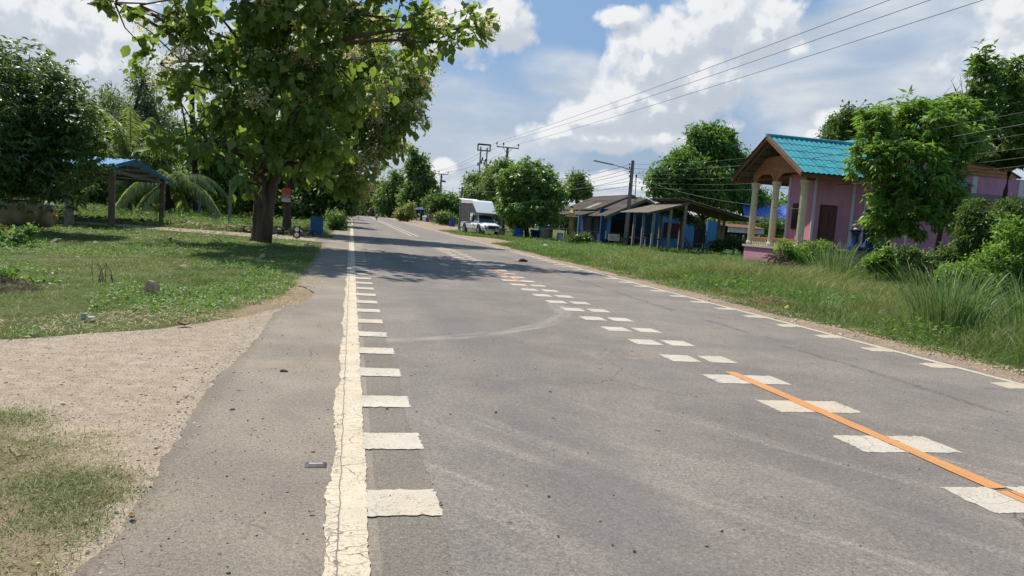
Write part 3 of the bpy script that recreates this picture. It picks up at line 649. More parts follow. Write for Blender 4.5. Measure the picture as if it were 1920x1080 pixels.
# thatch: flattened dry stalks along the lawn edge
def thatch(name, poly, n, L, mat, thr=.45, w=.006):
    P = scatter(poly, n, 12, .6); P = P[vnoise(P + 23, 1.1) > thr]; m = len(P); a = rng.random(m) * 6.28
    o = leaves(name, np.c_[P, rng.random(m) * .03], np.c_[np.cos(a), np.sin(a), rng.normal(0.02, .08, m)], L * rng.uniform(.4, 1.4, m), np.full(m, w), mat, None, rng.random(m), 'quad', .2); tag(o, kind='stuff')
thatch('lawn_thatch', [(-14, 6.5), (-3.1, 7.5), (-1.0, 10.1), (-.42, 12), (-.75, 20), (-1.5, 20), (-1.6, 12), (-3.4, 9.0), (-14, 9)], 9000, .13, STRAW, .40)
thatch('corner_thatch', NEARL, 4500, .06, STRAW, .42, .003)
thatch('verge_thatch', [(8.0, 5), (8.1, 30), (8.8, 30), (8.8, 5)], 5000, .15, STRAW, .45)
# pebbles
def pebbles(name, poly, n, r, mat, z=0., thr=0., fall=.8):
    P = scatter(poly, n, 5, fall)
    if thr: P = P[vnoise(P + 2, 1.) > thr]
    m = len(P); T = np.array([(1, 0, 0), (0, 1, 0), (-1, 0, 0), (0, -1, 0), (0, 0, .8), (.6, .6, .45), (-.6, .6, .45), (-.6, -.6, .45), (.6, -.6, .45)])
    F = [(0, 1, 5), (1, 2, 6), (2, 3, 7), (3, 0, 8), (5, 1, 6), (6, 2, 7), (7, 3, 8), (8, 0, 5), (5, 6, 4), (6, 7, 4), (7, 8, 4), (8, 5, 4)]
    s = r * rng.lognormal(0, .45, m); a = rng.random(m) * 6.28; ca, sa = np.cos(a), np.sin(a)
    Q = T[None] * (1 + rng.normal(0, .18, (m, 9, 3))); Q = Q * s[:, None, None] * np.array([1, .75, .7]); X = Q[..., 0] * ca[:, None] - Q[..., 1] * sa[:, None]; Y = Q[..., 0] * sa[:, None] + Q[..., 1] * ca[:, None]
    V = np.stack([X + P[:, :1], Y + P[:, 1:2], Q[..., 2] + z], -1); o = link(name, inst_mesh(name, V, F, m, rng.random(m)), mat); return tag(o, kind='stuff')
def pebmat(name, a, b):
    t = NT(name); q = t.n('ShaderNodeAttribute'); q.attribute_name = 'tint'; return t.bsdf(t.mix(q.outputs['Fac'], a, b), .9)
PEB = pebmat('pebble_stone', (.33, .26, .19), (.58, .50, .40)); PEBD = pebmat('pebble_dark', (.06, .055, .05), (.30, .27, .23))
DRIVE = [(-.95, 4.3), (-1.4, 5.1), (-2.6, 4.4), (-6, 2.6), (-6, 7.2), (-3.1, 7.8), (-1.96, 8.8), (-.95, 10.3)]
pebbles('drive_pebbles', DRIVE, 5000, .0042, PEB, -.005)
pebbles('shoulder_pebbles', [(-.95, 2.3), (-.95, 10), (.0, 10), (-.05, 2.3)], 600, .0038, PEBD, .001)
pebbles('edge_pebbles', [(-1.15, 2.3), (-1.15, 11), (-.86, 11), (-.86, 2.3)], 900, .005, PEB, -.002)
pebbles('road_pebbles', [(.2, 2.3), (.2, 12), (7.4, 12), (7.4, 2.3)], 420, .005, PEBD, .009)
pebbles('verge_pebbles', [(7.6, 4), (7.6, 40), (8.5, 40), (8.5, 4)], 2500, .012, PEB, 0)
pebbles('path_pebbles', [(-3, 33), (-12, 36), (-12, 38), (-3, 36)], 900, .03, PEB, 0)
# ================================================================== TREES
TEAK = leafmat('teak_leaf', (.055, .100, .022), (.185, .245, .056), .48, .5, (.20, .17, .05))
MANGO = leafmat('mango_leaf', (.060, .125, .030), (.190, .290, .085), .35, .35, (.30, .28, .06))
MANGOD = leafmat('dark_leaf', (.036, .070, .022), (.145, .205, .065), .33, .35)
BROAD = leafmat('broad_leaf', (.060, .135, .022), (.195, .295, .060), .42, .42, (.22, .25, .05))
FAR1 = leafmat('far_leaf_green', (.050, .100, .024), (.150, .215, .062), .38, .5)
FAR2 = leafmat('far_leaf_olive', (.085, .115, .028), (.240, .255, .085), .38, .5)
FAR3 = leafmat('far_leaf_grey', (.060, .090, .040), (.170, .210, .110), .38, .5)
BUSH = leafmat('bush_leaf', (.034, .072, .016), (.110, .170, .040), .33, .5)
FLOW = leafmat('teak_flowers', (.46, .40, .20), (.78, .68, .40), .45, .8)
PALM = leafmat('palm_leaf', (.07, .115, .03), (.26, .31, .13), .35, .45, (.36, .32, .16))
def tk(lobes): return lobes
teak = tree('teak_tree', 'large broad leaved teak tree nearest the road on the left lawn', 'tree', (-3.2, 28.5, 0),
    [LB(560, 40, 28, 2.5, 2.1), LB(420, 40, 28.5, 2.0, 1.5), LB(740, 40, 28, 1.8, 1.3), LB(330, 20, 28, 1.1, .8), LB(400, 170, 28, 1.5, 1.2), LB(560, 190, 27.5, 2.1, 1.7), LB(655, 130, 28.5, 2.0, 1.4),
     LB(400, 262, 27, 1.25, .6), LB(520, 270, 27.5, 1.2, .85), LB(610, 270, 28.5, 1.4, .85), LB(860, 55, 27, .95, .75), LB(800, 80, 26.5, 1.0, .6), LB(500, -150, 25.6, 2.8, 1.8), LB(600, -140, 26.6, 1.8, 1.3), LB(380, -120, 27, 2.0, 1.6), LB(560, -150, 29.5, 2.8, 1.9),
     LB(470, 330, 27.2, .6, .5), LB(590, 305, 28, .8, .4), LB(300, 120, 29, .9, .7), LB(262, 10, 28, .5, .4), LB(215, 5, 28, .3, .25), LB(310, 262, 27, .5, .3)],
    690, 15, .37, .27, TEAK, BARKT, [(-3.2, 28.5, -.05), (-3.2, 28.5, 1.3), (-3.3, 28.5, 2.6), (-3.15, 28.4, 5), (-2.6, 28.2, 8), (-2.5, 28.2, 10.4)], .32, 'ovate', .36, .75, None, .45, .50, .95, tilt=.55,
    flowers=(150, FLOW, lambda c: c[2] > 4.5), twigs=7)
# second stem standing against the first
sb = MB(); sb.tube([(-3.05, 28.45, 0), (-2.95, 28.45, 1.4), (-2.75, 28.4, 2.6), (-2.2, 28.2, 4.6), (-1.5, 28.0, 7.2), (-1.2, 27.9, 9.2)], [.27, .20, .17, .14, .10, .05], 10)
sb.build('stem', BARKT, teak, smooth=True)
t2l = [LB(690, 160, 42, 2.6, 2.2), LB(745, 205, 41, 1.7, 1.5), LB(760, 130, 42, 1.4, 1.2), LB(700, 262, 42, 1.8, 1.3), LB(625, 250, 42, 2.6, 2.0), LB(640, 325, 41.5, 1.6, .9), LB(560, 300, 42, 1.8, 1.3), LB(620, 100, 42, 2.8, 2.4), LB(500, 220, 42.5, 2.6, 2.6), LB(770, 205, 41, .7, .6)]
teak2 = tree('teak_tree', 'flowering teak tree behind the first, with a poster on its trunk', 'tree', (-3.4, 42, 0), t2l, 560, 16, .42, .30, TEAK, BARKT,
    [(-3.4, 42, -.05), (-3.4, 42, 2), (-3.3, 42, 5), (-2.8, 42, 9)], .235, 'ovate', .45, .75, None, .4, .36, .6, flowers=(300, FLOW, lambda c: c[0] > -1.5), twigs=6)
# poster nailed to its trunk
def poster():
    c = A(537, 366, 41.7); r = thing('poster', 'orange and white poster fixed to the second teak trunk', 'poster', (c[0], c[1], c[2] - .36))
    w, h = .235, .36; x, y, z = c
    MB().box(x - w, x + w, y - .01, y + .008, z - h, z + h).build('board', pm('poster_white', (.72, .70, .66), None, 5), r)
    o = MB(); o.box(x - w, x + w, y - .014, y - .0105, z - h + .20, z + h); o.build('orange_panel', pm('poster_orange', (.72, .17, .06), (.6, .12, .05), 6), r)
    m = MB(); m.lathe([(.11, -.002), (.11, .002)], (0, 0, 0), 12, 'y'); m.v = [(a * .9 + x - .02, b + y - .017, c2 * 1.0 + z + .12) for a, b, c2 in m.v]; m.build('picture', pm('poster_pic', (.10, .06, .05), (.5, .3, .25), 12), r)
    l = MB()
    for i, (a, b) in enumerate(((-.16, .14), (-.18, .16), (-.12, .12))): l.box(x + a, x + b, y - .0165, y - .0145, z + .02 - i * .075, z + .045 - i * .075)
    l.build('print_lines', pm('poster_print', (.66, .62, .60)), r)
poster()
# leafy mango on the far left
ml = [LB(30, 190, 27, 2.0, 1.7), LB(100, 230, 27, 1.5, 1.4), LB(140, 290, 26.5, .9, .8), LB(60, 290, 26.5, 2.0, 1.3), LB(-60, 230, 27, 2.4, 2.2), LB(60, 130, 27, .9, .75), LB(115, 345, 26.3, .6, .6), LB(20, 318, 27, 1.4, .7), LB(125, 372, 26.2, .35, .3), LB(-90, 330, 27, 1.4, 1.0), LB(57, 108, 27, .35, .4)]
tree('mango_tree', 'dense dark mango tree hanging over the tank at the left edge', 'tree', (-12.1, 27.4, 0), ml, 760, 56, .215, .066, MANGOD, BARK, [(-12.1, 27.4, -.05), (-11.9, 27.4, 1.4), (-10.7, 27.2, 3)], .16, 'lance', .38, .35, None, .35, .38, 1.0, whorl=True, tilt=.7)
# palms
def palm(label, base, top, nf, L, spread, up, mat=PALM, old=0, trunk_r=.16, leafl=.75, group=None):
    r = thing('coconut_palm', label, 'palm', base, group); b, t_ = Vector(base), Vector(top)
    tb = MB(); tb.tube([b.lerp(t_, i / 6) + Vector((.05 * math.sin(i), 0, 0)) for i in range(7)], [trunk_r * (1.3 - .5 * i / 6) for i in range(7)], 10); tb.build('trunk', BARK, r, smooth=True)
    for i in range(nf):
        a = 2 * math.pi * i / nf * 2.4 + random.uniform(-.2, .2); e = up * random.uniform(.4, 1.) if i >= old else random.uniform(-.1, .3); l = L * random.uniform(.8, 1.1)
        h = np.array((math.cos(a), math.sin(a), 0)); K = 64; tt = np.linspace(0, 1, K); dr = spread * (1.2 if i < old else 1)
        C = np.array(top)[None] + h[None] * (l * (tt * math.cos(e)))[:, None]; C[:, 2] += l * (tt * math.sin(e) - dr * tt ** 2.2)
        tg = unit(np.gradient(C, axis=0)); sd = unit(np.cross(tg, (0, 0, 1.))); P = []; X = []; LL = []
        for s in (-1, 1):
            sel = tt > .14; ll = leafl * np.sin(np.clip(tt[sel], 0, 1) * 2.6 + .25) + .12; P.append(C[sel]); ax = sd[sel] * s + tg[sel] * .55; ax[:, 2] -= .55 + rng.random(sel.sum()) * .4; X.append(ax); LL.append(ll)
        P = np.concatenate(P); X = np.concatenate(X); LL = np.concatenate(LL)
        fr = leaves('frond', P, X, LL, np.full(len(P), .075), mat, r, np.clip(rng.normal(.45 if i >= old else .8, .18, len(P)), 0, .97), 'lance', .2)
        m2 = MB(); m2.tube([tuple(C[k]) for k in range(0, K, 7)] + [tuple(C[-1])], [.03 * (1 - k / 12) + .006 for k in range(len(range(0, K, 7)) + 1)], 5); rb_ = m2.build('frond_stalk', pm('palm_stalk', (.25, .24, .10)), None, False)
        l0 = rootloc(r); rb_.data.transform(Matrix.Translation(-l0)); rb_.parent = fr
    return r
p = A(240, 395, 54); palm('young coconut palm with upright green fronds behind the blue roofed shelter', (p[0], 54, 0), (p[0] + .1, 54, 3.4), 20, 5.6, .40, 1.4)
p = A(315, 395, 51); palm('coconut palm with long drooping pale fronds between shelter and teak', (p[0], 51, 0), (p[0], 51, 2.2), 20, 4.3, .75, 1.0, old=7)
p = A(375, 200, 58); palm('tall coconut palm half hidden behind the first teak crown', (p[0], 58, 0), A(360, 160, 58), 18, 3.6, .65, 1.0, trunk_r=.2)
# background trees on the left
def bg(name, label, cat, px, base_y, Y, lobes, ncl, per, L, mat, kind='lance', W=.5, cl=.6, group=None, gap=.40, gsc=.5, tr=.2, droop=.3, whorl=False, tilt=.6, base=None):
    ncl = int(ncl * 1.35); per = int(per * 1.3); L *= 1.15; W = W * 1.1
    b = A(px, base_y, Y); b = (b[0], Y, 0 if Y < 170 else crest(0, Y)); lb = [LB(a, c, Y + random.uniform(-1.5, 1.5), r * Y / CAM_F, rz * Y / CAM_F) for a, c, r, rz in lobes]
    top = max(lb, key=lambda q: q[2])
    return tree(name, label, cat, b, lb, ncl, per, L, L * W, mat, BARK, [b, (b[0], b[1], top[2] * .4), (top[0], top[1], top[2])], tr, kind, cl, droop, group, .35, gap, gsc, limbs=Y < 130, tilt=tilt, whorl=whorl, twigs=3)
bg('feathery_tree', 'light feathery tree rising behind the palms on the left', 'tree', 225, 380, 62, [(215, 215, 42, 38), (250, 235, 40, 45), (190, 245, 30, 34), (275, 180, 22, 45), (300, 260, 45, 50), (268, 150, 12, 22)], 330, 24, .36, FAR3, 'lance', .22, .6, gap=.42)
bg('roadside_tree', 'dense dark tree filling the gap behind the teak trunks', 'tree', 520, 400, 66, [(470, 330, 60, 55), (560, 335, 60, 60), (420, 310, 45, 55), (520, 280, 70, 60), (600, 350, 48, 45)], 560, 22, .36, BUSH, 'lance', .45, .7, gap=.3)
bg('roadside_tree', 'dark bushy tree leaning over the left road edge past the blue drum', 'tree', 620, 405, 62, [(625, 350, 38, 48), (650, 372, 14, 24), (600, 385, 35, 20), (650, 330, 18, 30), (560, 385, 40, 22)], 420, 22, .32, BUSH, 'lance', .45, .55, gap=.3)
bg('roadside_tree', 'tree with grey green crown left of the palms beyond the shelter', 'tree', 120, 400, 70, [(130, 330, 60, 40), (180, 300, 40, 40), (60, 350, 60, 30), (200, 350, 60, 25)], 330, 20, .38, FAR2, 'lance', .35, .8)
bg('roadside_tree', 'low thicket tree under the drooping palm fronds', 'tree', 350, 400, 60, [(340, 360, 60, 24), (420, 345, 40, 32), (280, 350, 50, 28), (390, 280, 40, 50)], 360, 20, .34, FAR1, 'lance', .4, .6)
bg('roadside_bush', 'green bush beside the blue drum at the left road edge', 'bush', 632, 425, 52, [(630, 412, 15, 14), (640, 420, 9, 8)], 60, 22, .16, FAR1, 'lance', .45, .3, gap=.2, gsc=1.5, tr=.04)
# left roadside row into the distance
for i, (px, py, Y, lb, lab) in enumerate((
    (640, 404, 85, [(642, 350, 22, 40), (650, 380, 12, 16), (625, 330, 30, 40), (655, 352, 8, 14)], 'dark tree third along the left row with its branch tips over the road'),
    (640, 403, 110, [(645, 360, 18, 32), (650, 385, 8, 12), (630, 345, 22, 30)], 'leafy tree fourth along the left row'),
    (645, 402, 140, [(648, 368, 12, 24), (640, 380, 12, 16)], 'small looking tree fifth along the left row'))):
    bg('roadside_tree', lab, 'tree', px, py, Y, lb, 230, 20, .38, BUSH, 'lance', .5, .7, gap=.3, group='trees in a row along the left of the road')
# far end and right row
FR = 'trees beyond the road end and along its right side'
bg('far_tree', 'distant dark tree closing the view straight down the road', 'tree', 680, 398, 300, [(668, 378, 26, 18), (690, 382, 30, 16), (715, 385, 26, 14), (650, 385, 20, 16)], 330, 18, .9, FAR1, 'lance', .5, 1.8, FR, gap=.3, gsc=.2)
bg('far_tree', 'distant pale olive tree left of the rider above the road end', 'tree', 700, 398, 240, [(700, 362, 22, 20), (718, 372, 22, 26), (690, 382, 22, 14), (725, 352, 12, 16)], 330, 18, .7, FAR2, 'lance', .5, 1.3, FR, gap=.3, gsc=.3)
bg('far_tree', 'bushy mid green tree between the olive tree and the tall pointed one', 'tree', 742, 405, 190, [(742, 352, 20, 26), (730, 378, 26, 24), (755, 385, 26, 24), (742, 330, 8, 10)], 400, 18, .62, FAR1, 'lance', .5, 1.0, FR, gap=.3, gsc=.3)
bg('far_tree', 'tall pointed teak tree standing over the umbrella stall', 'tree', 790, 408, 165, [(790, 345, 22, 34), (778, 310, 13, 18), (800, 370, 24, 26), (770, 290, 7, 13), (775, 375, 26, 26), (785, 318, 18, 20)], 520, 18, .60, FAR1, 'ovate', .6, .9, FR, gap=.32, gsc=.35)
bg('far_tree', 'dark low tree right of the umbrella stall under the second pylon', 'tree', 835, 410, 130, [(828, 385, 22, 16), (845, 378, 14, 14), (812, 380, 14, 14), (838, 400, 30, 12)], 300, 18, .45, BUSH, 'lance', .5, .8, FR, gap=.3, gsc=.4)
bg('roadside_bush', 'pale green bush at the right road edge before the umbrellas', 'bush', 765, 412, 125, [(762, 400, 12, 12), (770, 392, 7, 10), (752, 402, 10, 8)], 110, 18, .34, FAR2, 'lance', .5, .5, gap=.2, tr=.05)
bg('roadside_bush', 'green bush between the umbrella stall and the white truck', 'bush', 835, 418, 110, [(830, 408, 14, 9), (845, 412, 12, 7)], 90, 18, .3, FAR1, 'lance', .5, .5, gap=.2, tr=.05)
bg('far_tree', 'flat topped green tree behind the white truck canopy', 'tree', 900, 410, 100, [(893, 345, 22, 13), (910, 352, 30, 14), (930, 330, 22, 20), (900, 365, 30, 12), (880, 352, 10, 8)], 330, 20, .40, FAR1, 'lance', .4, .7, FR, gap=.38, gsc=.5)
bg('far_tree', 'layered green tree behind the round mango tree below the crossarm pole', 'tree', 945, 410, 92, [(942, 322, 16, 12), (935, 345, 26, 18), (945, 308, 12, 6), (950, 360, 30, 20)], 300, 20, .38, FAR1, 'lance', .4, .6, FR, gap=.36, gsc=.6)
bg('far_tree', 'small tree with tiered branches over the ridge of the blue house', 'tree', 1082, 400, 88, [(1080, 336, 15, 8), (1085, 352, 20, 8), (1074, 362, 22, 9), (1095, 362, 14, 7)], 210, 20, .36, FAR1, 'lance', .4, .5, FR, gap=.38, gsc=.6)
# round mango by the truck
mt = tree('mango_tree', 'round glossy mango tree between the white truck and the blue house', 'tree', (A(990, 440, 60)[0], 60, 0),
    [LB(990, 345, 60, 2.15, 1.7), LB(953, 372, 60, .95, 1.0), LB(1030, 370, 59, 1.35, 1.3), LB(990, 392, 59, 2.1, 1.1), LB(958, 343, 60, 1.15, 1.0), LB(1012, 330, 60, 1.1, .9), LB(955, 402, 59.5, .55, .5), LB(1050, 352, 60, .5, .6), LB(993, 305, 60, .35, .35), LB(1030, 405, 59, 1.0, .4)],
    640, 48, .34, .095, MANGO, BARK, [(A(990, 440, 60)[0], 60, 0), (A(985, 400, 60)[0], 60, 1.6), (A(990, 345, 60)[0], 60, 4)], .22, 'lance', .35, .55, None, .6, .25, 1.0, whorl=True, tilt=.7)
# big tree behind the carport
bt = tree('rain_tree', 'big spreading tree behind the open shed and the pink house porch', 'tree', (A(1320, 440, 76)[0], 76, 0),
    [LB(1335, 275, 76, 2.6, 2.1), LB(1290, 320, 75, 2.6, 2.2), LB(1245, 335, 75, 1.6, 1.5), LB(1380, 320, 76, 2.0, 2.0), LB(1330, 350, 74, 3.0, 2.2), LB(1345, 245, 76, 1.0, .8), LB(1395, 370, 75, 2.0, 1.8), LB(1270, 370, 74, 1.8, 1.2), LB(1228, 358, 75, .8, .6), LB(1430, 390, 76, 1.9, 1.3), LB(1310, 250, 76, 1.0, .6), LB(1455, 385, 80, 1.6, 1.2)],
    1250, 26, .50, .20, leafmat('rain_leaf', (.042, .100, .020), (.135, .225, .048), .38, .45), BARK, [(A(1320, 440, 76)[0], 76, 0), (A(1320, 380, 76)[0], 76, 3), (A(1330, 300, 76)[0], 76, 8)], .35, 'lance', .6, .4, None, .45, .30, .5)
bg('garden_tree', 'dark flat crowned tree over the turquoise roof ridge', 'tree', 1590, 420, 60, [(1585, 235, 32, 14), (1600, 222, 26, 10), (1570, 250, 26, 10), (1610, 245, 20, 12), (1590, 205, 6, 8), (1550, 258, 12, 6)], 260, 22, .30, BUSH, 'lance', .35, .45, gap=.34, gsc=.9)
# right hand mango-like tree before the pink house
rt_ = tree('garden_tree', 'bright leafy tree standing in front of the pink wall on the right', 'tree', (19.6, 24.5, 0),
    [LB(1665, 235, 24.5, .95, .75), LB(1720, 230, 24, 1.15, .85), LB(1640, 295, 24, .75, .7), LB(1700, 310, 23.6, 1.25, .95), LB(1762, 262, 24, 1.05, .85), LB(1800, 215, 24.5, .9, .6), LB(1755, 350, 23.6, 1.0, .7), LB(1680, 365, 23.8, .85, .75), LB(1650, 405, 24, .55, .55),
     LB(1720, 405, 23.6, .95, .6), LB(1775, 400, 23.6, .75, .5), LB(1815, 262, 24.2, .55, .4), LB(1790, 305, 24, .5, .35), LB(1625, 260, 24.3, .3, .3), LB(1615, 310, 24.2, .3, .25), LB(1655, 432, 24, .35, .3)],
    620, 34, .30, .088, BROAD, BARK, [(19.6, 24.5, 0), (19.7, 24.5, 1.6), (19.9, 24.5, 3.2), (20.6, 24.5, 5)], .11, 'lance', .21, .45, None, .45, .42, 1.5, whorl=True, tilt=.7)
tree('garden_tree', 'tall thin leafed tree rising at the right edge behind the bright one', 'tree', (22.6, 25.5, 0),
    [LB(1850, 130, 25.5, .5, .6), LB(1835, 190, 25.5, .7, .55), LB(1890, 160, 25.5, .7, .45), LB(1910, 210, 25.5, .7, .5), LB(1865, 225, 25.5, .7, .35), LB(1845, 108, 25.5, .25, .35), LB(1800, 200, 25.5, .5, .35), LB(1950, 160, 25.5, .7, .8), LB(1925, 250, 25.5, .6, .5), LB(1830, 245, 25, .55, .4), LB(1900, 130, 25.5, .5, .35)],
    340, 32, .27, .095, leafmat('broad_dark', (.05, .11, .02), (.165, .25, .055), .35, .42), BARK, [(22.6, 25.5, 0), (22.9, 25.5, 3.5), (23.6, 25.5, 6.0), (A(1850, 150, 25.5))], .13, 'lance', .24, .4, None, .35, .28, 1.3, whorl=True)
# bare twigs by it
tw = thing('bare_branches', 'leafless twiggy branches sticking up beside the tall right tree', 'branches', A(1800, 215, 25)); 
b = MB(); s = Vector(A(1800, 215, 25))
for (qx, qy) in ((1783, 150), (1800, 140), (1815, 130), (1770, 175), (1842, 140), (1768, 190), (1830, 125), (1792, 165)):
    e = Vector(A(qx, qy, 25)); m_ = s.lerp(e, .5) + Vector((random.uniform(-.12, .12), 0, .08)); b.tube([s, m_, e], [.022, .014, .004], 5)
    for k in range(3): q = m_.lerp(e, random.random()); b.tube([q, q + Vector((random.uniform(-.3, .3), random.uniform(-.2, .2), random.uniform(.1, .35)))], [.008, .003], 4)
b.build('twigs', BARK, tw)
p = A(1890, 300, 27); palm('slim palm with fan of fronds at the right edge', (p[0], 27, 0), A(1893, 322, 27), 34, 2.9, .38, 1.5, trunk_r=.10, leafl=.42, mat=leafmat('palm_dark', (.03, .055, .016), (.10, .15, .045), .35, .45))
# shrubs on the right
def sh(label, px, py, Y, lobes, ncl, per, L, W, mat, name='shrub', kind='lance', cl=.14, gap=.22, whorl=False, droop=.1, group=None, gsc=2.):
    ncl = int(ncl * 1.3); per = int(per * 1.4)
    b = A(px, py, Y); lb = [LB(a, c, Y + random.uniform(-.3, .3), r * Y / CAM_F, rz * Y / CAM_F) for a, c, r, rz in lobes]
    return shrub(name, label, 'shrub', (b[0], Y, 0), lb, ncl, per, L, W, mat, kind, cl, droop, group, gap=gap, whorl=whorl, gsc=gsc)
sh('round green shrub in front of the pink porch balustrade', 1490, 520, 25.5, [(1490, 485, 30, 26), (1470, 470, 16, 18), (1515, 475, 24, 20), (1500, 505, 34, 18), (1545, 462, 22, 8)], 300, 18, .11, .055, BROAD)
sh('leafy shrub with ragged top under the right garden tree', 1650, 500, 22, [(1640, 492, 16, 10), (1662, 478, 12, 12), (1665, 494, 22, 12)], 130, 18, .16, .06, BROAD)
sh('tall tangle of climbing shrub below the right edge palm', 1830, 500, 20, [(1825, 405, 30, 34), (1860, 430, 46, 40), (1812, 450, 26, 30), (1900, 400, 36, 36), (1840, 480, 52, 30), (1900, 470, 40, 40)], 560, 20, .13, .055, BUSH, 'climbing_shrub')
sh('bright green shrub at the right edge behind the tall grass clumps', 1860, 560, 15, [(1870, 490, 44, 36), (1900, 450, 40, 50), (1850, 530, 46, 30), (1930, 520, 50, 50), (1800, 515, 40, 26)], 420, 20, .10, .045, BROAD)
sh('low shrub at the foot of the right garden tree', 1740, 500, 21, [(1740, 490, 40, 14), (1700, 480, 20, 16), (1780, 480, 24, 16)], 200, 18, .13, .05, MANGOD)
sh('leafy shrub beside the round mango trunk and blue drum', 962, 440, 60.5, [(962, 416, 10, 10), (972, 420, 8, 10)], 130, 16, .2, .08, FAR2, cl=.25)
sh('weedy green bush before the spirit house', 1085, 455, 52, [(1082, 449, 9, 8), (1098, 446, 9, 8), (1066, 450, 8, 6)], 90, 14, .16, .07, MANGOD, cl=.2)
sh('potted looking green bush between two shed posts', 1350, 465, 48, [(1345, 460, 14, 10), (1375, 455, 18, 12), (1400, 462, 18, 10)], 140, 16, .18, .08, MANGOD, cl=.2)
sh('hanging vine under the eave of the open shed', 1300, 470, 48.5, [(1262, 400, 16, 8), (1285, 408, 14, 8), (1300, 414, 12, 8), (1245, 398, 8, 6)], 120, 14, .15, .07, MANGOD, 'hanging_vine', cl=.2)
sh('green trees seen through the porch columns of the pink house', 1450, 430, 64, [(1440, 424, 22, 10), (1465, 425, 22, 10), (1425, 428, 14, 8)], 160, 16, .24, .11, BUSH, 'garden_bush', cl=.4)
# yellow green vine climbing on lawn at left edge
sh('trailing light green creeper on the lawn below the tank', 30, 455, 21, [(15, 452, 18, 8), (42, 440, 14, 6), (0, 468, 16, 8), (60, 432, 6, 5)], 60, 10, .12, .08, MANGO, 'creeper', 'ovate', cl=.12)
sh('broad leaved weed clump on the lawn at the left edge', 20, 545, 12.8, [(10, 530, 22, 16), (40, 548, 26, 10), (80, 540, 20, 8), (-20, 520, 20, 16)], 110, 12, .09, .06, WEED, 'weed_clump', 'ovate', cl=.1)
# tall grass clumps
REED = leafmat('reed_blades', (.055, .105, .03), (.17, .235, .095), .3, .45, (.40, .34, .16))
def clump(label, x, y, n, H, spread, rad, w, segs=6, drop=.25):
    r = thing('tall_grass_clump', label, 'grass clump', (x, y, 0), 'tall grass clumps on the right verge')
    P = np.c_[np.array([x, y]) + rng.normal(0, rad, (n, 2)), np.full(n, -.03)]; a = rng.random(n) * 6.28; h = H * rng.uniform(.45, 1.1, n); l = spread * h * rng.random(n) ** 1.4
    L = np.c_[np.cos(a), np.sin(a)] * l[:, None] + (P[:, :2] - [x, y]) * .9; blades('blades', P, h, L, w * rng.uniform(.6, 1.3, n), REED, r, np.clip(rng.normal(.5, .2, n), 0, .92), segs, drop)
    k = n // 4; P2 = np.c_[np.array([x, y]) + rng.normal(0, rad * 1.3, (k, 2)), np.zeros(k)]; a = rng.random(k) * 6.28
    L2 = np.c_[np.cos(a), np.sin(a)] * (.5 * rng.random(k))[:, None] * H * .5; blades('dead_blades', P2, H * .38 * rng.random(k), L2, w * np.ones(k), STRAW, r, rng.random(k), 4, .7)
clump('large upright tall grass clump at the right verge nearest the road', 9.75, 10.5, 560, 1.75, .36, .24, .019, 7, .33)
clump('tall grass clump cut by the right edge of the picture', 11.2, 10.2, 380, 1.6, .4, .25, .020)
p = A(1565, 500, 23.5); clump('tall grass clump between the porch shrub and the blue pedestals', p[0], 23.5, 420, 2.0, .40, .40, .022)
p = A(1700, 500, 22); clump('tall grass clump below the bright garden tree', p[0], 21, 300, 1.6, .4, .5, .024)
TUFT = ('tuft nearest the camera in the rough verge', 'tuft just beyond the big upright clump', 'tuft close to the dirt edge at mid verge', 'tuft before the porch grass clump', 'tuft between road and brush pile', 'tuft right before the round porch shrub', 'short tuft close to the road past the brush pile', 'tuft in line with the short pale posts', 'tuft behind the big upright clump', 'tuft beside the porch corner')
for i, (gx, gy, gh) in enumerate(((9.3, 13.2, .8), (10.6, 15.5, .9), (9.6, 18.6, .75), (12.5, 19.5, 1.0), (11.2, 23.2, .8), (13.4, 27.5, .9), (10.2, 28.5, .6), (14.8, 33, .7), (12.2, 12.6, 1.0), (17.2, 30.6, .8))):
    clump('small rough grass ' + TUFT[i], gx, gy, 110, gh, .6, .16, .013, 5, .35)
p = A(1385, 510, 34); clump('low wide tall grass clump before the open shed', p[0], 30, 420, .95, .7, .7, .02)
# small shoots of lawn regrowth

# distant woods: nobody could count these
def wood(name, x0, x1, Y, h, n, mat, L=1.0, dep=8):
    X = x0 + (x1 - x0) * rng.random(n); top = h * (.55 + .75 * vnoise(np.c_[X, np.full(n, Y)], .09)) * (.8 + .4 * vnoise(np.c_[X, np.full(n, Y + 50)], .35)); Z = top * rng.random(n) ** .75
    P = np.c_[X, Y + rng.random(n) * dep, Z - (.5 if Y > 150 else 0)]; o = leaves(name, P, rng.normal(0, 1, (n, 3)) - np.array((0, 0, .3)), L * rng.uniform(.6, 1.3, n), L * .6 * rng.uniform(.6, 1.2, n), mat, None, np.clip(.25 + .5 * vnoise(P + 60, .3) + rng.normal(0, .15, n), 0, 1), 'lance'); return tag(o, kind='stuff')
wood('distant_wood', -160, -12, 120, 8.5, 30000, FAR1, .9); wood('distant_wood', 28, 260, 170, 8, 34000, FAR1, 1.2)
wood('hedge_thicket', -34, -7.5, 70, 5.5, 26000, FAR1, .42, 6); wood('hedge_thicket', -7.4, -3.2, 76, 4.6, 7000, BUSH, .38, 8)
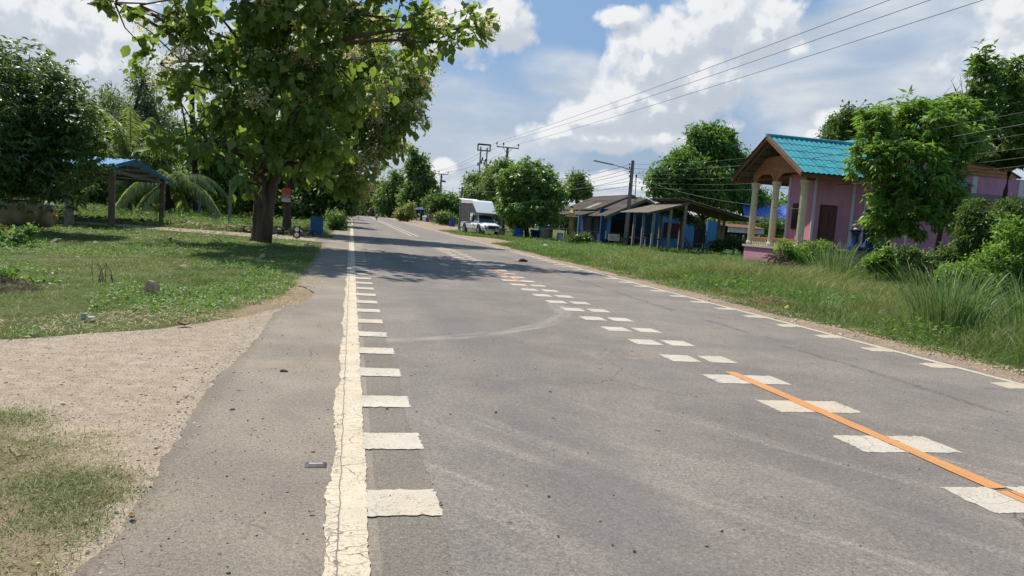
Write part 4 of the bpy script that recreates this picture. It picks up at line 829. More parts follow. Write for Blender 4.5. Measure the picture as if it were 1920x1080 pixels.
# ================================================================== BUILDINGS
CONC = pm('concrete_pole', (.30, .27, .235), (.20, .18, .155), 6, .9, .3, .15, fine=.25)
WOODB = pm('wood_brown', (.27, .115, .055), (.18, .075, .035), 14, .7, .3, .2, stretch=(1, 1, .1))
WOODO = pm('wood_orange', (.46, .20, .075), (.35, .145, .055), 10, .6, .2, .25, stretch=(1, .12, 1))
WOODG = pm('wood_grey', (.20, .175, .145), (.12, .10, .08), 14, .9, .4, .1, stretch=(1, 1, .12), fine=.3)
PINK = pm('pink_wall', (.62, .28, .36), (.50, .22, .29), .9, .85, .1, .15, dirt=(.40, .19, .24), stretch=(1, 1, .35))
CREAM = pm('cream_column', (.74, .66, .42), (.66, .58, .36), 5, .6, .1, .3)
PIL = pm('pale_pilaster', (.66, .58, .60), (.58, .52, .53), 4, .8)
TURQ = pm('turquoise_tile', (.045, .37, .40), (.060, .28, .33), 1.5, .4, .1, .4, fine=.2, dirt=(.06, .24, .27))
DARK_IN = pm('interior_shade', (.018, .014, .013), (.03, .022, .02), 3, .6)  # near-black with interior shade put into the colour, for doorways and openings
MAROON = pm('maroon_wood', (.11, .022, .02), (.07, .015, .014), 6, .6)
def pink_house():
    r = thing('pink_house', 'pink raised house with turquoise tiled roof and cream columned porch', 'house', (19.7, 30, 0))
    w = MB(); Yn, Yf = 30.1, 34.55
    w.box(20.15, 27.4, Yn, Yn + .18, .0, 4.55); w.box(20.15, 20.33, Yn + .18, 32.1, .9, 4.5); w.box(20.33, 27.2, 32.0, 32.18, .9, 4.6); w.box(19.48, 20.15, 29.98, Yf, 0, .98); w.box(20.15, 24, 32.18, Yf, 0, .98)
    w.build('wall', PINK, r)
    f = MB(); f.box(19.40, 20.15, 29.9, Yf + .1, .98, 1.08); f.build('porch_floor', pm('porch_slab', (.5, .40, .38), None, 4), r)
    p = MB()
    for x0, x1 in ((20.12, 20.24), (22.06, 22.20), (22.72, 22.80), (25.0, 25.12)): p.box(x0, x1, Yn - .03, Yn + .02, 0.0, 4.45)
    p.box(20.11, 20.16, 31.98, 32.12, 1.0, 4.4); p.build('pilaster', PIL, r)
    # door and windows
    d = MB(); d.box(20.51, 21.35, Yn - .05, Yn - .003, 1.08, 3.12); dd = d.build('door_frame', MAROON, r)
    q = MB()
    q.box(20.57, 21.29, Yn - .062, Yn - .052, 1.1, 3.06)
    for a, b in ((1.2, 1.95), (2.1, 2.95)):
        for c in (20.64, 20.97): q.box(c, c + .26, Yn - .078, Yn - .064, a, b)
    q.build('door', pm('door_carved', (.14, .045, .03), (.07, .025, .02), 16, .5), r)
    wy0, wy1 = AX(1499, 400, 20.15)[1], AX(1487, 400, 20.15)[1]
    q = MB(); q.box(20.09, 20.147, wy0, wy1, 1.95, 3.15); q.build('window_frame', MAROON, r); q = MB(); q.box(20.075, 20.088, wy0 + .07, wy1 - .07, 2.02, 3.08); q.build('window_pane', pm('dark_glass', (.02, .022, .025), None, 3, .15), r)
    q = MB(); q.box(22.86, 23.9, Yn - .03, Yn - .004, 1.2, 3.1); q.build('side_opening_shade', DARK_IN, r)  # dark sheet on the solid wall, painted as a shaded recess
    for y in (30.2, 32.5, 34.4):
        c = MB(); c.lathe([(.19, 1.08), (.19, 1.16), (.225, 1.18), (.20, 1.24), (.165, 1.30), (.150, 3.85), (.165, 3.87), (.20, 3.93), (.17, 3.98), (.215, 4.05), (.215, 4.15)], (19.7, y, 0), 32, flute=.10); c.build('column', CREAM, r, smooth=False)
    # railing
    b = MB(); b.box(19.60, 19.80, 30.42, 34.2, 1.41, 1.49); b.box(19.9, 20.12, 30.12, 30.3, 1.41, 1.49); b.build('handrail', WOODO, r)
    y = 30.5
    while y < 34.2:
        if not (32.25 < y < 32.75):
            c = MB(); c.lathe([(.05, 1.08), (.05, 1.12), (.03, 1.15), (.055, 1.22), (.03, 1.31), (.05, 1.37), (.05, 1.41)], (19.7, y, 0), 8); c.build('baluster', CREAM, r, smooth=True)
        y += .165
    # roof
    z0, zr, yr, y0, y1, x0, x1 = 4.40, 6.24, 32.4, 29.30, 35.5, 18.85, 27.6
    rf = MB(); corrugated(rf, (x0, y0, z0), (x1, y0, z0), (x1, yr, zr), (x0, yr, zr), .26, .022, .014, 5); corrugated(rf, (x1, y1, z0), (x0, y1, z0), (x0, yr, zr), (x1, yr, zr), .26, .022, .014, 5)
    ro = rf.build('roof', TURQ, r)
    sf = MB(); sf.prism([(x0 + .06, y0 + .02, z0 - .05), (x1, y0 + .02, z0 - .05), (x1, yr, zr - .055), (x0 + .06, yr, zr - .055)], (0, 0, -.015)); sf.prism([(x0 + .06, y1 - .02, z0 - .05), (x1, y1 - .02, z0 - .05), (x1, yr, zr - .055), (x0 + .06, yr, zr - .055)], (0, 0, -.015)); sf.build('soffit', WOODG, r)
    c = MB(); c.tube([(x0, yr, zr + .02), (x1, yr, zr + .02)], .09, 8); c.build('ridge_cap', TURQ, ro)
    b = MB(); s = (zr - z0) / (yr - y0); dn = -.10
    b.obox((x0 + .04, y0 - .02, z0 - .06), (x0 + .04, yr, zr - .05), .05, .24); b.obox((x0 + .09, y1 + .02, z0 - .06), (x0 + .09, yr, zr - .045), .05, .24); b.build('barge_board', WOODB, r)
    b = MB(); b.box(x0 + .12, x1, y0 + .06, y0 + .11, z0 - .20, z0 - .07); b.build('fascia', WOODB, r); b = MB(); b.box(x0 + .12, x1, y1 - .11, y1 - .06, z0 - .20, z0 - .07); b.build('fascia', WOODB, r)
    b = MB(); b.box(19.7, 20.1, 30.05, 30.35, 4.15, 4.33); b.build('beam', WOODB, r)
    b = MB()   # rafters, purlins seen from below
    for k in range(6):
        t_ = (k + .5) / 6
        for ya in (y0, y1): yy = ya + (yr - ya) * t_; zz = z0 + (zr - z0) * t_ - .10; b.box(x0 + .1, 20.1, yy - .03, yy + .03, zz - .05, zz)
    for xx in (19.15, 19.9):
        for ya in (y0 + .15, y1 - .15): b.obox((xx, ya, z0 - .08), (xx, yr, zr - .22), .06, .10)
    b.build('rafters', WOODG, r)
    b = MB(); b.prism([(20.16, 30.1, 4.5), (20.16, 35.0, 4.4), (20.16, yr, zr - .28)], (.1, 0, 0)); b.build('gable_wall', WOODB, r)
    # arched fretwork boarding between the columns
    b = MB(); pts = [(30.02, 4.12), (30.36, 4.12)]
    for ya, yb in ((30.36, 32.34), (32.66, 34.24)):
        pts += [(ya + .06, 4.28), (ya + .24, 4.46), (ya + .42, 4.53), (yb - .42, 4.53), (yb - .24, 4.46), (yb - .06, 4.28), (yb, 4.12)]
        pts += [(yb + .32 if yb < 33 else yb + .3, 4.12)]
    f_ = lambda y: zr - .30 - s * abs(y - yr)
    pts += [(34.6, f_(34.6) if f_(34.6) > 4.2 else 4.3), (33.4, min(5.35, f_(33.4))), (31.5, min(5.35, f_(31.5))), (30.02, f_(30.02) if f_(30.02) > 4.2 else 4.3)]
    b.prism([(19.62, y, z) for y, z in pts], (.05, 0, 0)); bo = b.build('gable_boarding', WOODO, r)
    g = MB()
    for i in range(30): yy = 30.1 + i * .15; g.box(19.612, 19.618, yy, yy + .014, 4.56 if abs(yy - 32.5) > .15 else 4.2, min(5.3, f_(yy)) - .02)
    g.build('board_grooves', MAROON, bo)
    return r
pink_house()
def pink_wing():
    r = thing('pink_house', 'second pink house with orange wooden gable at the right edge', 'house', (28, 31, 0)); Y = 30.9
    w = MB(); w.box(27.5, 40, Y, Y + .2, 0, 5.15); w.build('wall', PINK, r)
    p = MB(); 
    for px in (1827, 1915): x = A(px, 345, Y)[0]; p.box(x - .14, x + .14, Y - .03, Y + .01, 4.2, 5.1)
    p.build('pilaster', PIL, r)
    l = MB(); l.box(27.3, 40, Y - 1.1, Y - .01, 4.0, 4.16); l.box(27.3, 40, Y - 1.12, Y - 1.09, 3.9, 4.2); l.build('ledge', CONC, r)
    ap = (A(1768, 255, Y - .1)[0], 7.1); b = MB(); b.prism([(ap[0] - 3.4, Y - .06, 5.16), (ap[0] + 4.5, Y - .06, 5.16), (ap[0] + 4.4, Y - .06, 5.3), (ap[0], Y - .06, ap[1]), (ap[0] - 3.4, Y - .06, 5.4)], (0, .05, 0)); go = b.build('gable_boarding', WOODO, r)
    g = MB()
    for i in range(11): zz = 5.3 + i * .16; g.box(ap[0] - 3.2 + max(0, (zz - 5.4)) * 1.9, ap[0] + 4.1 - max(0, zz - 5.4) * 2.5, Y - .068, Y - .062, zz, zz + .02)
    g.build('board_grooves', MAROON, go)
    rf = MB(); corrugated(rf, (ap[0] + 4.8, Y - .12, 5.2), (ap[0] + 4.8, Y + 9, 5.2), (ap[0], Y + 9, 7.22), (ap[0], Y - .12, 7.22), .26, .022, .014, 5); corrugated(rf, (ap[0] - 3.7, Y - .12, 5.3), (ap[0] - 3.7, Y + 9, 5.3), (ap[0], Y + 9, 7.22), (ap[0], Y - .12, 7.22), .26, .022, .014, 5)
    rf.build('roof', TURQ, r)
pink_wing()
# blue pedestals on a concrete block
def pedestals():
    blue = pm('blue_glaze', (.015, .045, .20), (.01, .03, .13), 6, .2, .1, .6); top = pm('dark_marble', (.05, .05, .06), None, 4, .3)
    x, y = 18.75, 25.0
    b = MB(); b.box(x - .55, x + .95, y - .35, y + .35, 0, 1.16); bb = b.build('concrete_plinth', CONC); tag(bb, 'stained grey concrete block carrying the blue pedestals', 'plinth')
    b = MB(); b.box(x - .62, x + 1.02, y - .42, y + .42, 1.162, 1.22); s_ = b.build('slab', CONC, bb)
    r = thing('pedestal_table', 'blue glazed double pedestal table standing on the concrete block', 'table', (x, y, 1.22))
    for dx in (-.10, .50):
        c = MB(); c.lathe([(.26, 1.222), (.27, 1.34), (.23, 1.40), (.20, 1.48), (.13, 1.60), (.115, 1.75), (.15, 1.86), (.20, 1.92), (.17, 1.95)], (x + dx, y, 0), 18); c.build('pedestal', blue, r, smooth=True)
    b = MB(); b.box(x - .45, x + .85, y - .22, y + .22, 1.95, 1.985); b.build('table_top', top, r)
    k = MB(); k.lathe([(.03, 1.987), (.075, 1.99), (.08, 2.03), (.03, 2.07)], (x - .12, y, 0), 12); tag(k.build('bowl', pm('white_china', (.7, .7, .68), None, 3, .3)), 'small white bowl on top of the blue pedestal table', 'bowl')
    k = MB(); k.lathe([(.06, 1.222), (.10, 1.28), (.11, 1.36), (.09, 1.36)], (x + .2, y - .1, 0), 12); tag(k.build('clay_pot', pm('terracotta', (.42, .15, .09), None, 3, .8)), 'small orange clay pot between the two blue pedestals', 'pot')
pedestals()
# ---------------- blue house
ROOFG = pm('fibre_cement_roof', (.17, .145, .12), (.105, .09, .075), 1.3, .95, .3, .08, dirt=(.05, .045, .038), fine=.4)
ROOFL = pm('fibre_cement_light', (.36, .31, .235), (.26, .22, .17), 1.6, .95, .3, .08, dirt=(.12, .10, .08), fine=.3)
BLUE = pm('blue_wall', (.07, .25, .44), (.055, .21, .38), 1.1, .85, .1, .15, dirt=(.05, .18, .32)); BLUE_SHADE = pm('blue_wall_shade', (.013, .065, .15), (.010, .05, .12), 1.2, .85)  # second blue is the same wall with veranda shade put into its colour
LBLUE = pm('pale_blue_post', (.11, .27, .42), None, 3, .8)
def blue_house():
    r = thing('blue_house', 'long low blue house with grey fibre cement roofs behind the spirit house', 'house', (22, 60, 0))
    ye = AX(1054, 392, 19.86)[1]
    rf = MB(); corrugated(rf, (19.86, 60, 2.84), (19.86, ye, 2.84), (23, ye, 4.30), (23, 60, 4.30), .3, .03, .015); corrugated(rf, (26.2, 60, 2.84), (26.2, ye, 2.84), (23, ye, 4.30), (23, 60, 4.30), .3, .03, .015); rf.build('roof', ROOFG, r)
    pt = MB(); corrugated(pt, (20.0, 62.3, 2.94), (20.0, 63.5, 2.94), (21.2, 63.5, 3.50), (21.2, 62.3, 3.50), .3, .03, .01); pt.build('roof_patch', pm('clear_sheet', (.42, .36, .27), None, 3), r)
    b = MB(); b.obox((19.8, 59.95, 2.72), (23, 59.95, 4.18), .04, .22); b.obox((26.2, 59.9, 2.72), (23, 59.9, 4.18), .04, .22); b.build('barge_board', WOODG, r)
    lt = MB(); corrugated(lt, (18.7, 59.8, 2.32), (18.7, ye - 1, 2.32), (20.1, ye - 1, 2.74), (20.1, 59.8, 2.74), .3, .03, .012); lt.build('lean_to_roof', ROOFG, r)
    w = MB(); w.box(21.7, 21.9, 60.2, ye, 0, 3.6); w.box(21.9, 25.9, 60.2, 60.4, 0, 3.0); w.prism([(20.1, 60.25, 2.9), (25.9, 60.25, 2.9), (23, 60.25, 4.18)], (0, .1, 0)); w.build('wall', BLUE_SHADE, r)
    q = MB()
    for y in (61, 63.6, 66.2): q.box(21.66, 21.695, y, y + 1.7, .1, 2.2)
    q.build('window', DARK_IN, r)
    for px in (1086, 1012, 1020):
        y = 60.4 if px == 1086 else 66; x = A(px, 420, y)[0]; c = MB(); c.box(x - .11, x + .11, y - .11, y + .11, 0, 2.25); c.build('post', LBLUE, r)
    # nearer gabled wing
    Yb = 55; rr = (22.3, 3.86)
    rf = MB(); corrugated(rf, (19.05, Yb, 2.27), (19.05, 59.3, 2.27), (22.3, 59.3, 3.86), (22.3, Yb, 3.86), .3, .03, .015); corrugated(rf, (26, Yb, 2.2), (26, 59.3, 2.2), (22.3, 59.3, 3.86), (22.3, Yb, 3.86), .3, .03, .015); rf.build('wing_roof', ROOFG, r)
    b = MB(); b.obox((19.0, Yb - .04, 2.14), (22.3, Yb - .04, 3.74), .04, .22); b.obox((26, Yb - .08, 2.1), (22.3, Yb - .08, 3.74), .04, .22); b.build('barge_board', WOODG, r)
    w = MB(); w.box(19.5, 22.6, 57.6, 57.8, 0, 2.9); w.box(19.4, 19.6, 55.8, 57.6, 0, .8); w.build('shaded_wall', BLUE_SHADE, r)
    x0, x1 = A(1237, 430, 54.6)[0], A(1302, 430, 54.6)[0]
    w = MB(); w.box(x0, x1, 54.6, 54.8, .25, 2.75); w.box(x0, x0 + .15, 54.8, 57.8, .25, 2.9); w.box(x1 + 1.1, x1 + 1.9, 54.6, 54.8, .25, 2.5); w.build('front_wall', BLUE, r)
    w = MB(); w.box(x0 - .1, x1 + 2, 54.5, 57.6, 0, .25); w.build('footing', ROOFL, r)
    w = MB(); w.box(x1 + .02, x1 + 1.08, 55.2, 55.3, .25, 2.5); w.build('doorway', DARK_IN, r)  # dark sheet painted as the unlit room behind
    a, b_ = A(1243, 445, 54.55), A(1274, 419, 54.55); q = MB(); q.box(a[0], b_[0], 54.54, 54.597, a[2], b_[2]); wf = q.build('window', MAROON, r)
    q = MB(); q.box(a[0] + .06, (a[0] + b_[0]) / 2 - .02, 54.525, 54.538, a[2] + .06, b_[2] - .06); q.box((a[0] + b_[0]) / 2 + .02, b_[0] - .06, 54.525, 54.538, a[2] + .06, b_[2] - .06); q.build('pane', pm('maroon_pane', (.06, .012, .012), None, 4, .4), wf)
    q = MB(); q.box(20.3, 22.4, 57.55, 57.597, .1, 2.1); q.build('doorway', DARK_IN, r)
    x = A(1141, 420, 55.6)[0]; c = MB(); c.box(x - .15, x + .15, 55.5, 55.75, .5, 2.4); c.build('post', LBLUE, r); x = A(1130, 430, 55.6)[0]; c = MB(); c.box(x - .2, x + .2, 55.5, 55.75, 0, 2.3); c.build('post', BLUE_SHADE, r)
    q = MB()
    for i in range(22): xx = A(1142, 440, 55.4)[0] + i * .17; q.box(xx, xx + .06, 55.4, 55.46, .3, 1.0)
    xx = A(1142, 440, 55.4)[0]; q.box(xx, xx + 3.8, 55.38, 55.48, 1.0, 1.07); q.build('railing', MAROON, r)
blue_house()
def panel(name, label, cat, px0, px1, py0, py1, Y, mat, th=.06):
    a, b = A(px0, (py0 + py1) / 2, Y), A(px1, (py0 + py1) / 2, Y); z0 = A((px0 + px1) / 2, py1, Y)[2]; z1 = A((px0 + px1) / 2, py0, Y)[2]
    m = MB(); m.box(a[0], b[0], Y, Y + th, max(z0, 0), z1); return tag(m.build(name, mat, bevel=.01), label, cat)
panel('board', 'white board leaning at the foot of the blue veranda', 'board', 1141, 1162, 439, 452, 54, pm('white_board', (.55, .51, .45), (.45, .41, .36), 4))
panel('board', 'brown crate panel beside the white board on the veranda', 'board', 1163, 1176, 445, 453, 54.1, WOODG)
# chain rail
def rail():
    r = thing('pipe_railing', 'thin grey pipe railing between blue post and veranda', 'railing', (A(1088, 450, 57)[0], 57, 0)); x0, x1 = A(1088, 430, 57)[0], A(1134, 430, 57)[0]
    m = MB(); m.tube([(x0, 57, 1.05), (x1, 57, 1.02)], .03, 6); m.build('top_rail', CONC, r)
    for t_ in (0, .45, 1): m = MB(); x = x0 + (x1 - x0) * t_; m.tube([(x, 57, 0), (x, 57, 1.04)], .03, 6); m.build('upright', CONC, r)
rail()
# ---------------- open shed in front of the blue house
def shed():
    r = thing('open_shed', 'open sided shed on concrete posts with two overlapping corrugated roofs', 'shed', (22, 47, 0)); yf = AX(1162, 398, 19.1)[1]
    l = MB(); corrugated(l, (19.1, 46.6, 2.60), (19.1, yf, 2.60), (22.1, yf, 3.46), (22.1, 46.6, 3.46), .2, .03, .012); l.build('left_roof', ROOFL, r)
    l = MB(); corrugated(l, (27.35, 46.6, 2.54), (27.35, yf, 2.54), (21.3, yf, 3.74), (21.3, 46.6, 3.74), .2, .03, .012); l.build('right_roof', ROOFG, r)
    b = MB(); b.obox((19.1, 46.8, 2.50), (22.1, 46.8, 3.36), .06, .1); b.obox((27.2, 46.8, 2.46), (21.3, 46.8, 3.64), .06, .1); b.obox((21.9, 46.7, 3.4), (21.9, yf, 3.4), .08, .1)
    for y in np.arange(47.4, yf, 1.3): b.obox((21.35, y, 3.62), (22.1, y, 3.48), .05, .1)
    b.build('rafters', WOODG, r)
    for (x, y, z) in ((19.63, 46.9, 2.62), (20.81, 46.9, 2.95), (21.8, 46.8, 3.38), (25.2, 48.5, 2.85), (26.8, 47.0, 2.55), (AX(1187, 440, 19.45)[0], AX(1187, 440, 19.45)[1], 2.6), (19.5, AX(1204, 440, 19.5)[1], 2.6), (21.9, 51, 3.4), (26.9, 51, 2.5), (23.4, 50.8, 3.2)):
        c = MB(); c.obox((x, y, 0), (x + .03, y, z), .16, .16, (0, 1, 0)); c.build('post', CONC, r)
    tb = MB(); tb.box(19.6, 22.2, 50.2, 50.9, .78, .86); tb.build('counter', WOODG, r)
shed()
def picnic():
    r = thing('picnic_table', 'dark wooden table with benches in the shade of the open shed', 'table', (23.3, 48, 0))
    t_ = MB()
    for i in range(5): t_.box(22.4, 24.4, 47.6 + i * .17, 47.75 + i * .17, .72, .77)
    t_.build('table_top', WOODG, r)
    for y in (47.1, 48.85): b = MB(); b.box(22.4, 24.4, y, y + .28, .43, .48); b.build('bench', WOODG, r)
    for x in (22.7, 24.1):
        for y in (47.65, 48.35): b = MB(); b.obox((x, y, 0), (x, y + (.1 if y < 48 else -.1), .72), .08, .08); b.build('leg', WOODG, r)
        b = MB(); b.box(x - .04, x + .04, 47.15, 49.1, .38, .43); b.build('crossbar', WOODG, r)
        for y in (47.24, 48.99): b = MB(); b.box(x - .04, x + .04, y - .04, y + .04, 0, .38); b.build('bench_leg', WOODG, r)
picnic()
for i, (px, y1, lab) in enumerate(((1351, 437, 'left'), (1377, 440, 'middle'), (1393, 441, 'right'))):
    q = A(px, 455, 50); z = A(px, y1, 50)[2]; m = MB(); m.lathe([(.085, 0), (.075, z - .1), (.05, z - .02), (.01, z)], (q[0], 50, 0), 8)
    tag(m.build('fence_post', pm('pale_post', (.38, .36, .30), None, 5)), '%s of three short pale concrete posts beyond the open shed' % lab, 'post', 'short pale posts beyond the open shed')
def far_carport():
    r = thing('blue_roof_carport', 'carport with bright blue metal roof seen past the porch columns', 'carport', (44, 70, 0)); rf = MB()
    xa = A(1395, 402, 70)[0]; corrugated(rf, (xa, 70, 3.65), (54, 70, 3.65), (54, 75.5, 5.35), (xa + 2.6, 75.5, 5.35), .4, .03, .015); rf.build('roof', pm('blue_sheet', (.07, .15, .52), (.06, .13, .45), 2, .45, .1, .4), r)
    f = MB(); f.box(xa, 54, 69.9, 69.95, 3.2, 3.62); f.build('fascia', pm('white_fascia', (.55, .56, .60), None, 3), r)
    for x in (xa + .3, 44.6, 49): p_ = MB(); p_.box(x - .08, x + .08, 70, 70.16, 0, 3.4); p_.build('post', CONC, r)
far_carport()
def stall():
    a, b = A(1370, 430, 60), A(1404, 430, 60); r = thing('roadside_stall', 'white fronted stall with rusty roof behind the short posts', 'stall', (a[0], 60, 0))
    m = MB(); m.box(a[0] - .2, b[0] + 1.5, 60, 60.1, 1.75, 2.2); m.build('front_board', pm('stall_white', (.62, .62, .60), None, 3), r)
    m = MB(); corrugated(m, (a[0] - .3, 59.8, 2.22), (b[0] + 1.5, 59.8, 2.22), (b[0] + 1.5, 62, 2.50), (a[0] - .3, 62, 2.50), .2, .02, .01); m.build('roof', pm('rusty_sheet', (.17, .065, .04), (.11, .05, .035), 4), r)
    m = MB(); m.box(a[0] - .1, b[0] + 1.4, 61.6, 61.7, 0, 2.3); m.build('back_wall', DARK_IN, r); m = MB(); m.box(a[0] - .1, b[0] + 1.4, 60.1, 60.2, 0, .75); m.build('counter', pm('stall_white', (.62, .62, .60)), r)  # back wall coloured near-black for the shaded inside of the stall
stall()
# ---------------- left side
def shelter():
    r = thing('blue_roof_shelter', 'open shelter with light blue metal gable roof on brown posts', 'shelter', (-9.7, 34, 0)); x0, x1 = -16.5, -9.6; BL = pm('light_blue_metal', (.14, .33, .58), (.12, .28, .50), 2, .4, .1, .4)
    rf = MB(); corrugated(rf, (x0, 33.3, 2.50), (x1, 33.3, 2.50), (x1, 36.6, 2.96), (x0, 36.6, 2.96), .25, .02, .012); corrugated(rf, (x0, 43.2, 2.24), (x1, 43.2, 2.24), (x1, 36.6, 2.96), (x0, 36.6, 2.96), .25, .02, .012); rf.build('roof', BL, r)
    b = MB(); b.obox((x1 + .04, 33.25, 2.46), (x1 + .04, 36.6, 2.92), .03, .16); b.build('fascia', pm('blue_fascia', (.03, .15, .34), None, 3), r); b = MB(); b.obox((x1 + .08, 43.3, 2.18), (x1 + .08, 36.6, 2.92), .03, .16); b.build('fascia', MATS['blue_fascia'], r)
    b = MB()
    for y, z in ((34.3, 2.42), (35.6, 2.62), (37.6, 2.68), (39.2, 2.50), (40.8, 2.34), (42.2, 2.20)): b.box(x0, x1, y - .05, y + .05, z - .12, z)
    for x in (-9.75, -12.6, -16.2): b.obox((x, 33.9, 2.34), (x, 42.6, 2.12), .1, .14)
    b.build('purlins', WOODG, r)
    for x, y in ((-9.75, 34.0), (-12.6, 34.0), (-9.75, 42.4), (-16.2, 34), (-16.2, 42.4)): c = MB(); c.box(x - .11, x + .11, y - .1, y + .1, -.05, 2.3); c.build('post', pm('post_brown', (.20, .145, .10), (.14, .10, .07), 6, .9), r)
shelter()
q = MB(); q.lathe([(.17, -.05), (.165, 1.1), (.15, 1.12)], (-10.75, 32.2, 0), 10); tag(q.build('concrete_post', CONC), 'thick short concrete post between the tank and the shelter', 'post')
def tank():
    r = thing('water_tank', 'old round cream tank lying on its side under the mango tree', 'tank', (-11.2, 29.5, 0)); P_ = [(.02, -.86), (.30, -.85), (.42, -.80), (.47, -.70), (.485, -.3), (.485, .3), (.47, .70), (.42, .80), (.30, .85), (.02, .86)]
    m = MB(); m.lathe([(a, b) for a, b in P_], (-11.2, 29.5, .50), 28, 'x'); m.build('shell', pm('tank_cream', (.42, .36, .26), (.30, .25, .17), 2.2, .8, .2, .2, dirt=(.035, .028, .022)), r, smooth=True)
    m = MB(); m.lathe([(.09, -.05), (.09, .09), (.03, .10)], (-10.30, 29.5, .42), 12, 'x'); m.build('outlet', pm('yellow_plastic', (.55, .33, .04), None, 4), r)
    m = MB(); m.box(-11.9, -10.6, 29.25, 29.45, .985, 1.02); m.box(-12.0, -11.7, 29.3, 29.6, 1.0, 1.13); tag(m.build('plank', WOODG), 'weathered planks laid on top of the cream tank', 'planks')
tank()
def shack():
    r = thing('wooden_shack', 'dim shack with pale wall panel behind the cream tank', 'shack', (-16, 38, 0)); w = MB(); w.box(-26, -15.6, 37, 37.15, 0, 2.4); w.build('wall', WOODG, r)
    w = MB(); w.box(-17.6, -16.4, 36.93, 36.99, .9, 2.2); w.build('pale_panel', pm('pale_panel', (.40, .41, .42), None, 3), r); w = MB(); w.box(-16.2, -15.7, 36.93, 36.99, 0, 1.9); w.build('door', DARK_IN, r)
    rf = MB(); corrugated(rf, (-26, 36.4, 2.35), (-15.2, 36.4, 2.35), (-15.2, 39.5, 3.0), (-26, 39.5, 3.0), .3, .03, .01); rf.build('roof', ROOFG, r)
shack()
for px, y0, Y, w_, lab in ((430, 337, 47, .17, 'square grey concrete post standing in the weeds left of the teak trunk'), (373, 362, 50, .13, 'thin weathered stake further left in the weeds')):
    a = A(px, 410, Y); z = A(px, y0, Y)[2]; m = MB(); m.obox((a[0], Y, -.1), (a[0] + .02, Y, z), w_, w_, (0, 1, 0)); tag(m.build('fence_post', CONC), lab, 'post')
# marker post
def marker():
    x, y = A(557, 430, 33.8)[0], 33.8; z = A(557, 435, 33.8)[2]; r = thing('marker_post', 'short road marker with two white discs on a black plate', 'marker post', (x, y, 0))
    m = MB(); m.lathe([(.06, -.05), (.055, z)], (x, y, 0), 10); m.build('post', pm('marker_white', (.6, .58, .54), None, 4), r)
    m = MB(); m.box(x - .14, x + .14, y - .09, y - .06, z - .25, z + .25); m.build('plate', pm('marker_black', (.015, .015, .017), None, 4), r, bevel=.01)
    for dz in (-.12, .12): m = MB(); m.lathe([(.10, -.004), (.10, .004)], (x, y - .096, z + dz), 20, 'y'); m.build('disc', pm('marker_disc', (.75, .76, .72), None, 4, .4), r)
marker()
def drum(x, y, rad, h, label, mat):
    r = thing('drum', label, 'drum', (x, y, 0)); P_ = [(rad * .97, 0), (rad, .02)]
    for q in (.32, .65): P_ += [(rad, h * q - .03), (rad * 1.04, h * q), (rad, h * q + .03)]
    P_ += [(rad, h - .03), (rad * 1.03, h - .02), (rad * 1.03, h), (rad * .93, h)]; m = MB(); m.lathe(P_, (x, y, 0), 26); m.build('body', mat, r)
    m = MB(); m.lathe([(rad * .925, h - .05), (rad * .925, h - .012)], (x, y, 0), 24); m.build('lid', mat, r)
DB = pm('drum_blue', (.025, .12, .25), (.02, .09, .20), 3, .5, .1, .3, dirt=(.10, .07, .05)); DB2 = pm('drum_royal', (.03, .09, .33), (.025, .07, .26), 3, .5, .1, .3)
drum(A(594, 425, 38.6)[0], 38.6, .315, .95, 'faded blue drum at the left road edge past the marker post', DB)
drum(A(972, 438, 58)[0], 58, .39, .86, 'blue drum in front of the round mango tree', DB2)
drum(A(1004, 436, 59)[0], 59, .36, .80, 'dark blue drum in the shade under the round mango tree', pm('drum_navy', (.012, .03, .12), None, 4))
drum(A(848, 414, 104)[0], 104, .4, .9, 'small distant blue drum left of the white truck', DB2)
q = MB(); a = A(1003, 413, 58.6); q.box(a[0] - .45, a[0] + .3, 58.6, 58.7, a[2] - .3, a[2] + .35); tag(q.build('hanging_tarp', DB2, bevel=.02), 'deep blue tarp hanging under the mango branches', 'tarp')
# spirit house
def spirit():
    x, y = A(1071, 420, 56.5)[0], 56.5; g = pm('shrine_gold', (.68, .38, .07), (.42, .20, .05), 14, .5, .4, .4); wt = pm('shrine_white', (.72, .66, .52), None, 5); r = thing('spirit_house', 'small golden spirit house shrine on a brown pedestal', 'shrine', (x, y, 0))
    zt = A(1071, 405, 56.5)[2]
    m = MB(); m.lathe([(.42, 0), (.42, .15), (.30, .2), (.24, .5), (.30, .8), (.22, 1.1), (.18, zt - .3), (.34, zt - .05)], (x, y, 0), 8); m.build('pedestal', pm('shrine_brown', (.46, .27, .10), (.30, .15, .06), 9), r)
    m = MB(); m.box(x - .42, x + .42, y - .42, y + .42, zt - .05, zt + .03); m.build('platform', wt, r)
    m = MB(); m.box(x - .17, x + .17, y - .17, y + .17, zt + .03, zt + .28); m.build('shrine_body', g, r)
    m = MB(); m.lathe([(.30, zt + .28), (.20, zt + .36), (.22, zt + .37), (.13, zt + .46), (.14, zt + .47), (.05, zt + .58), (.01, zt + .72)], (x, y, 0), 4); m.build('tiered_roof', g, r)
spirit()
